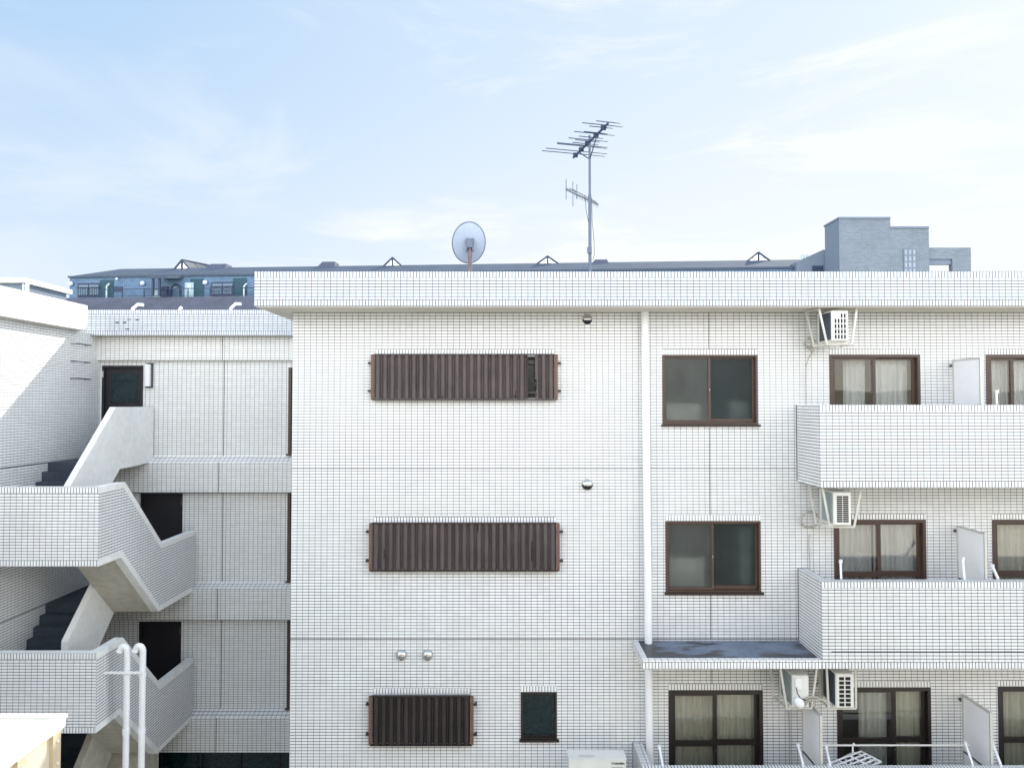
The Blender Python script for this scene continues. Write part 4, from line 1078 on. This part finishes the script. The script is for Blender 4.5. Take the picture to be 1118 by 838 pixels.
for a, b, c, d in ((85.5, 309.3, 109.8, 324.7), (231, 308, 255.8, 323.7)):
    u0, u1, z1, z0 = uof(a), uof(b if b > 400 else c), zz_(a, b), zz_(a, d)
    mb = MB(); lbox(mb, u0, u1, -.1, .1, z0, z1)
    wn = mb.build('window', M['bdark'], fb)
    mb = MB(); um = (u0 + u1) / 2
    for p, q in ((u0 + .15, um - .06), (um + .06, u1 - .15)): lbox(mb, p, q, -.14, -.1, z0 + .25, z1 - .2)
    mb.build('pane', M['bglass'], wn)
    mb = MB(); nbar = 9
    for i in range(nbar): uu = u0 + .2 + (u1 - u0 - .4) * i / (nbar - 1); lbox(mb, uu - .02, uu + .02, -.3, -.26, z0 + .1, z0 + 1.0)
    lbox(mb, u0 - .05, u1 + .05, -.32, -.24, z0 + 1.0, z0 + 1.08); mb.build('guard_rail', M['bdark'], wn)
u0, u1 = uof(125), uof(134); mb = MB(); lbox(mb, u0, u1, -.1, .1, zz_(129, 318), zz_(129, 313)); mb.build('window', M['bdark'], fb)
for px, py in ((78.5, 310), (128.7, 304.8), (156.6, 309.5), (224.7, 308.7)):
    c = far(px, py, -.25); mb = MB(); rr = .25 if px != 128.7 else .14
    for i in range(8):
        for j in range(12):
            t0, t1, p0, p1 = [R(v) for v in (22.5 * i - 90, 22.5 * i - 67.5, j * 30, j * 30 + 30)]
            def P(t, p): return c + Vector((rr * math.cos(t) * math.cos(p), rr * .6 * math.cos(t) * math.sin(p), rr * math.sin(t)))
            mb.face([P(t0, p0), P(t0, p1), P(t1, p1), P(t1, p0)], 0, smooth=True)
    mb.build('globe_lamp', M['bwhite'], fb)
# flat dark panels painting the shade of recesses, plus pale downpipes
for px in (117, 215.5, 262):
    u = uof(px); mb = MB(); lbox(mb, u - .75, u + .75, -.06, .05, zdeck, zeave - .4); mb.build('recess_shade_panel', plain('recess_shade', (.02, .07, .1), .7, .2, 1), fb)
for px in (118.7, 268):
    c = far(px, 318, -.3); mb = MB(); mb.tube([L(uof(px), -.35, zdeck), L(uof(px), -.35, zz_(px, 313)), L(uof(px) + .3, -.35, zz_(px, 310))], .09, 6); mb.build('downpipe', M['bwhite'], fb)
# porch with arched door and pale door
u0, u1 = uof(173), uof(200.5); mb = MB()
q = [L(u0, -2.2, zz_(180, 305.2)), L(u1 - .6, -2.2, zz_(180, 305.2)), L(u1, 0, zz_(180, 301.4)), L(u0 + .6, 0, zz_(180, 301.4))]
mb.face(q); mb.face([p - Vector((0, 0, .25)) for p in q[::-1]])
for i in range(4): mb.face([q[i] - Vector((0, 0, .25)), q[(i + 1) % 4] - Vector((0, 0, .25)), q[(i + 1) % 4], q[i]])
pc = mb.build('porch', M['broof'], fb)
for uu in (u0 + .5, u1 - 1.6): mb = MB(); lbox(mb, uu - .1, uu + .1, -2, -1.8, zdeck, zz_(180, 305)); mb.build('porch_post', M['bdark'], pc)
u0, u1 = uof(188), uof(197.5); zt = zz_(190, 311); mb = MB(); um = (u0 + u1) / 2; rr = (u1 - u0) / 2
pts = [L(u0, -.12, zdeck), L(u1, -.12, zdeck)] + [L(um + rr * math.cos(t), -.12, zt - rr + rr * math.sin(t)) for t in [math.pi * i / 12 for i in range(13)]]
mb.face(pts); d_ = mb.build('arched_door', M['bglass'], fb)
mb = MB(); mb.tube(pts[1:] + [pts[0]], .12, 6); mb.build('door_frame', M['bdark'], d_)
u0, u1 = uof(202.5), uof(212); mb = MB(); lbox(mb, u0, u1, -.15, .05, zdeck, zz_(205, 308.5)); d_ = mb.build('pale_door', plain('pale_teal_door', (.38, .52, .58), .5, .1, 1), fb)
mb = MB(); lbox(mb, u0 + .25, u1 - .25, -.2, -.15, zz_(205, 318), zz_(205, 310)); mb.build('door_pane', M['bwhite'], d_)
u0 = uof(173); mb = MB(); lbox(mb, u0, u0 + .8, -1.0, -.4, zdeck, zz_(175, 318.5)); mb.build('utility_box', plain('utility_grey', (.3, .38, .44), .6, .1, 1), fb)
for px in (183.5, 186): u = uof(px); mb = MB(); lbox(mb, u - .2, u + .2, -1, -.6, zdeck, zz_(184, 314)); mb.build('planter', M['bdark'], fb)
mb = MB(); zt = zz_(150, 317.3); u0, u1 = uof(117), Lb
mb.bar(L(u0, -1.1, zt), L(u1, -1.1, zt), .09, .09); mb.bar(L(u0, -1.1, zdeck + .15), L(u1, -1.1, zdeck + .15), .05, .05)
u = u0
while u < u1: mb.bar(L(u, -1.1, zdeck), L(u, -1.1, zt), .09, .09); u += 2.4
mb.build('terrace_railing', M['bdark'], fb)
# glazed roof gables and raised vents
def zrd(px): return zridge
for px, hw, hp_ in ((180.5, 10, 284), (420, 12, 281.5), (597, 15, 279.8), (838, 15.5, 275.5)):
    u = uof(px); w_ = uof(px + hw) - u; zt = EYE + (zz_(px, hp_) - EYE) * 1.045; v0 = 3.4; zb_ = zridge - .3; mb = MB()
    l, r_, t_ = L(u - w_, v0, zb_), L(u + w_, v0, zb_), L(u, v0, zt); l2, r2, t2 = L(u - w_ + 3.0 * (px < 200), v0 + 5, zb_), L(u + w_ + 3.0 * (px < 200), v0 + 5, zb_), L(u + 2.6 * (px < 200), v0 + 5, zt - .1)
    for a, b in ((l, t_), (t_, r_), (l, r_), (L(u, v0, zb_), t_), (t_, t2), (r_, r2), (l, l2), (t2, r2), (l2, t2)): mb.bar(a, b, .16, .16)
    for f in (.25, .5, .75): mb.bar(t_.lerp(t2, f), r_.lerp(r2, f), .1, .1)
    g = mb.build('skylight', M['bdark'], fb)
    mb = MB(); mb.face([l, r_, t_]); mb.face([t_, r_, r2, t2]); mb.face([l, t_, t2, l2]); mb.build('pane', M['sky_glass'], g)
for a, b, t in ((210, 231, 289), (337, 355, 286.5), (648, 666, 284)):
    u0, u1 = uof(a), uof(b); zt = EYE + (zz_(a, t) - EYE) * 1.05; mb = MB()
    q = [L(u0 - .5, 2.6, zridge - .75), L(u1 + .2, 2.6, zridge - .75), L(u1 - .1, 3.5, zt), L(u0 + .3, 3.5, zt)]
    e = [p + bk * 1.6 for p in q]
    mb.face(q); mb.face([q[3], q[2], e[2], e[3]]); mb.face([q[1], e[1], e[2], q[2]]); mb.face([e[0], q[0], q[3], e[3]])
    mb.build('roof_vent', plain('vent_slate', (.08, .09, .14), .8, .2, .6), fb)
adopt(fb)

# ------------------------------------------------------------------ grey brick tower at the right
Yt = 57.5
tw = empty('brick_building', (28, Yt, GROUND), 'pale grey brick stepped tower rising above the parapet at the right', 'building')
def tb(mb, pxa, pxb, pyt, depth, Y=Yt, mi=0, z0=GROUND):
    a = at(pxa, pyt, Y); b = at(pxb, pyt, Y); mb.box(a.x, b.x, Y, Y + depth, z0, a.z, mi)
mb = MB()
tb(mb, 916, 972, 238, 3.2); tb(mb, 972.05, 1014, 248.3, 3.0)
mb.build('wall', M['tbrick'], tw, 'tall stepped brick block')
a = at(916, 238, Yt); mb = MB(); mb.face([(a.x - .01, Yt + 3.2, GROUND), (a.x - .01, Yt, GROUND), (a.x - .01, Yt, a.z), (a.x - .01, Yt + 3.2, a.z)]); mb.build('side_wall', M['tplain'], tw)
for pxa, pxb, pyt in ((915.6, 972.3, 237.4), (972.4, 1014.4, 247.7)):
    a, b = at(pxa, pyt, Yt - .1), at(pxb, pyt, Yt - .1); mb = MB(); mb.box(a.x, b.x, Yt - .1, Yt + 3.3, a.z - .12, a.z + .06); mb.build('coping', M['tplain'], tw)
# lower frame with the open slot
c0, c1, c2, c3 = at(1014.1, 269.5, Yt), at(1062, 269.5, Yt), at(1014.1, 282, Yt), at(1042, 295, Yt)
mb = MB(); mb.box(c0.x + .01, c1.x, Yt + .3, Yt + .9, c2.z, c0.z); mb.box(c3.x, c1.x, Yt + .3, Yt + .9, GROUND, c2.z - .002); mb.box(c0.x + .01, c3.x, Yt + .3, Yt + .9, GROUND, c3.z - 1.0)
mb.build('screen_wall', M['tbrick'], tw)
mb = MB(); mb.box(c0.x + .01, c3.x - .01, Yt + .45, Yt + .8, c2.z - .5, c2.z - .003); mb.build('beam', M['tplain'], tw)
a, b = at(986, 272, Yt), at(1000, 300, Yt); mb = MB(); mb.box(a.x, b.x, Yt - .08, Yt, b.z, a.z); wn = mb.build('window', M['tplain'], tw)
for i in range(3):
    for j in range(4):
        w_ = (b.x - a.x) / 3; h2 = (a.z - b.z) / 4; mb = MB(); mb.box(a.x + w_ * i + .08, a.x + w_ * (i + 1) - .08, Yt - .11, Yt - .08, b.z + h2 * j + .08, b.z + h2 * (j + 1) - .08); mb.build('pane', M['tpane'], wn)
# low sloping annexe left of the tower
p = [at(870, 285.5, Yt + 4), at(899, 272.5, Yt + 4), at(906, 272.5, Yt + 4), at(906, 300, Yt + 4), at(870, 300, Yt + 4)]
mb = MB(); mb.face(p[::-1]); mb.face([q + Vector((0, 4, 0)) for q in p])
for i in range(5): a, b = p[i], p[(i + 1) % 5]; mb.face([a, b, b + Vector((0, 4, 0)), a + Vector((0, 4, 0))])
mb.build('annexe', M['tplain'], tw)
a, b = at(887, 290, Yt + 3.9), at(899, 296, Yt + 3.9); mb = MB(); mb.box(a.x, b.x, Yt + 3.9, Yt + 3.98, b.z, a.z); mb.build('window', M['bdark'], tw)
for px in (876, 879, 882): 
    c = at(px, 284, Yt + 4.2); mb = MB(); mb.box(c.x - .1, c.x + .1, Yt + 4.2, Yt + 4.4, c.z - 1, c.z + .55); mb.build('roof_post', M['bwhite'], tw)
adopt(tw)

# ------------------------------------------------------------------ pale flat roofed block beyond the side wall
nb = empty('flat_roofed_building', (-46, 55, GROUND), 'pale flat roofed block with a sunlit white roof edge beyond the left side wall', 'building')
Ye = 59.0; c1 = at(77, 316, Ye); xw = c1.x
Yn = CAMY + xw / ((24.5 - CX) / FOC) ; zt = c1.z
zt2 = zt - .28 * 1.0
mb = MB(); mb.box(xw - 10, xw - .4, Yn + .5, Ye, GROUND, zt - .4); mb.build('wall', M['tplain'], nb)  # grey wall colour paints the shadow under the roof edge
mb = MB(); mb.box(xw - 10.4, xw, Yn, Ye + .3, zt - .42, zt); mb.build('roof_edge', M['opp'], nb)
mb = MB(); c = at(29, 312, Yn - .2)
for px, hgt in ((25.5, 0), (28.5, .35), (31, .2)):
    q = at(px, 313, Yn - .4); mb.tube([(q.x, Yn - .4, q.z - 1.5), (q.x, Yn - .4, q.z + .25 + hgt)], .07, 8)
q = at(24.5, 313, Yn - .4); q2 = at(31, 311, Yn - .4); mb.tube([q, q2], .07, 8); mb.build('roof_pipe', M['bwhite'], nb)
adopt(nb)

# ------------------------------------------------------------------ block behind the viewpoint (mirrored in the glass)
ob = empty('apartment_building', (0, -16, GROUND), 'pale apartment block with long balconies, mirrored in the balcony windows', 'building')
OY = -14.4
mb = MB(); mb.box(-14, 22, OY - 8, OY, GROUND, 7.64); mb.build('wall', M['opp'], ob)
for k in range(5):
    z = -.9 + 2.85 * k
    if z + 1.1 > 11: continue
    mb = MB(); mb.box(-14, 22, OY, OY + 1.1, z - .2, z, 0); mb.box(-14, 22, OY + .98, OY + 1.1, z + .003, z + 1.1, 0); mb.build('balcony', M['opp'], ob)
    for i in range(7):
        x = -12.5 + i * 4.9; mb = MB(); mb.box(x, x + 1.8, OY + .01, OY + .06, z + .05, z + 2.0); mb.build('window', M['bdark'], ob)
adopt(ob)

# ------------------------------------------------------------------ render
sc.view_settings.view_transform = 'Standard'; sc.view_settings.look = 'None'; sc.view_settings.exposure = 0
sc.render.resolution_x = 1024; sc.render.resolution_y = 767
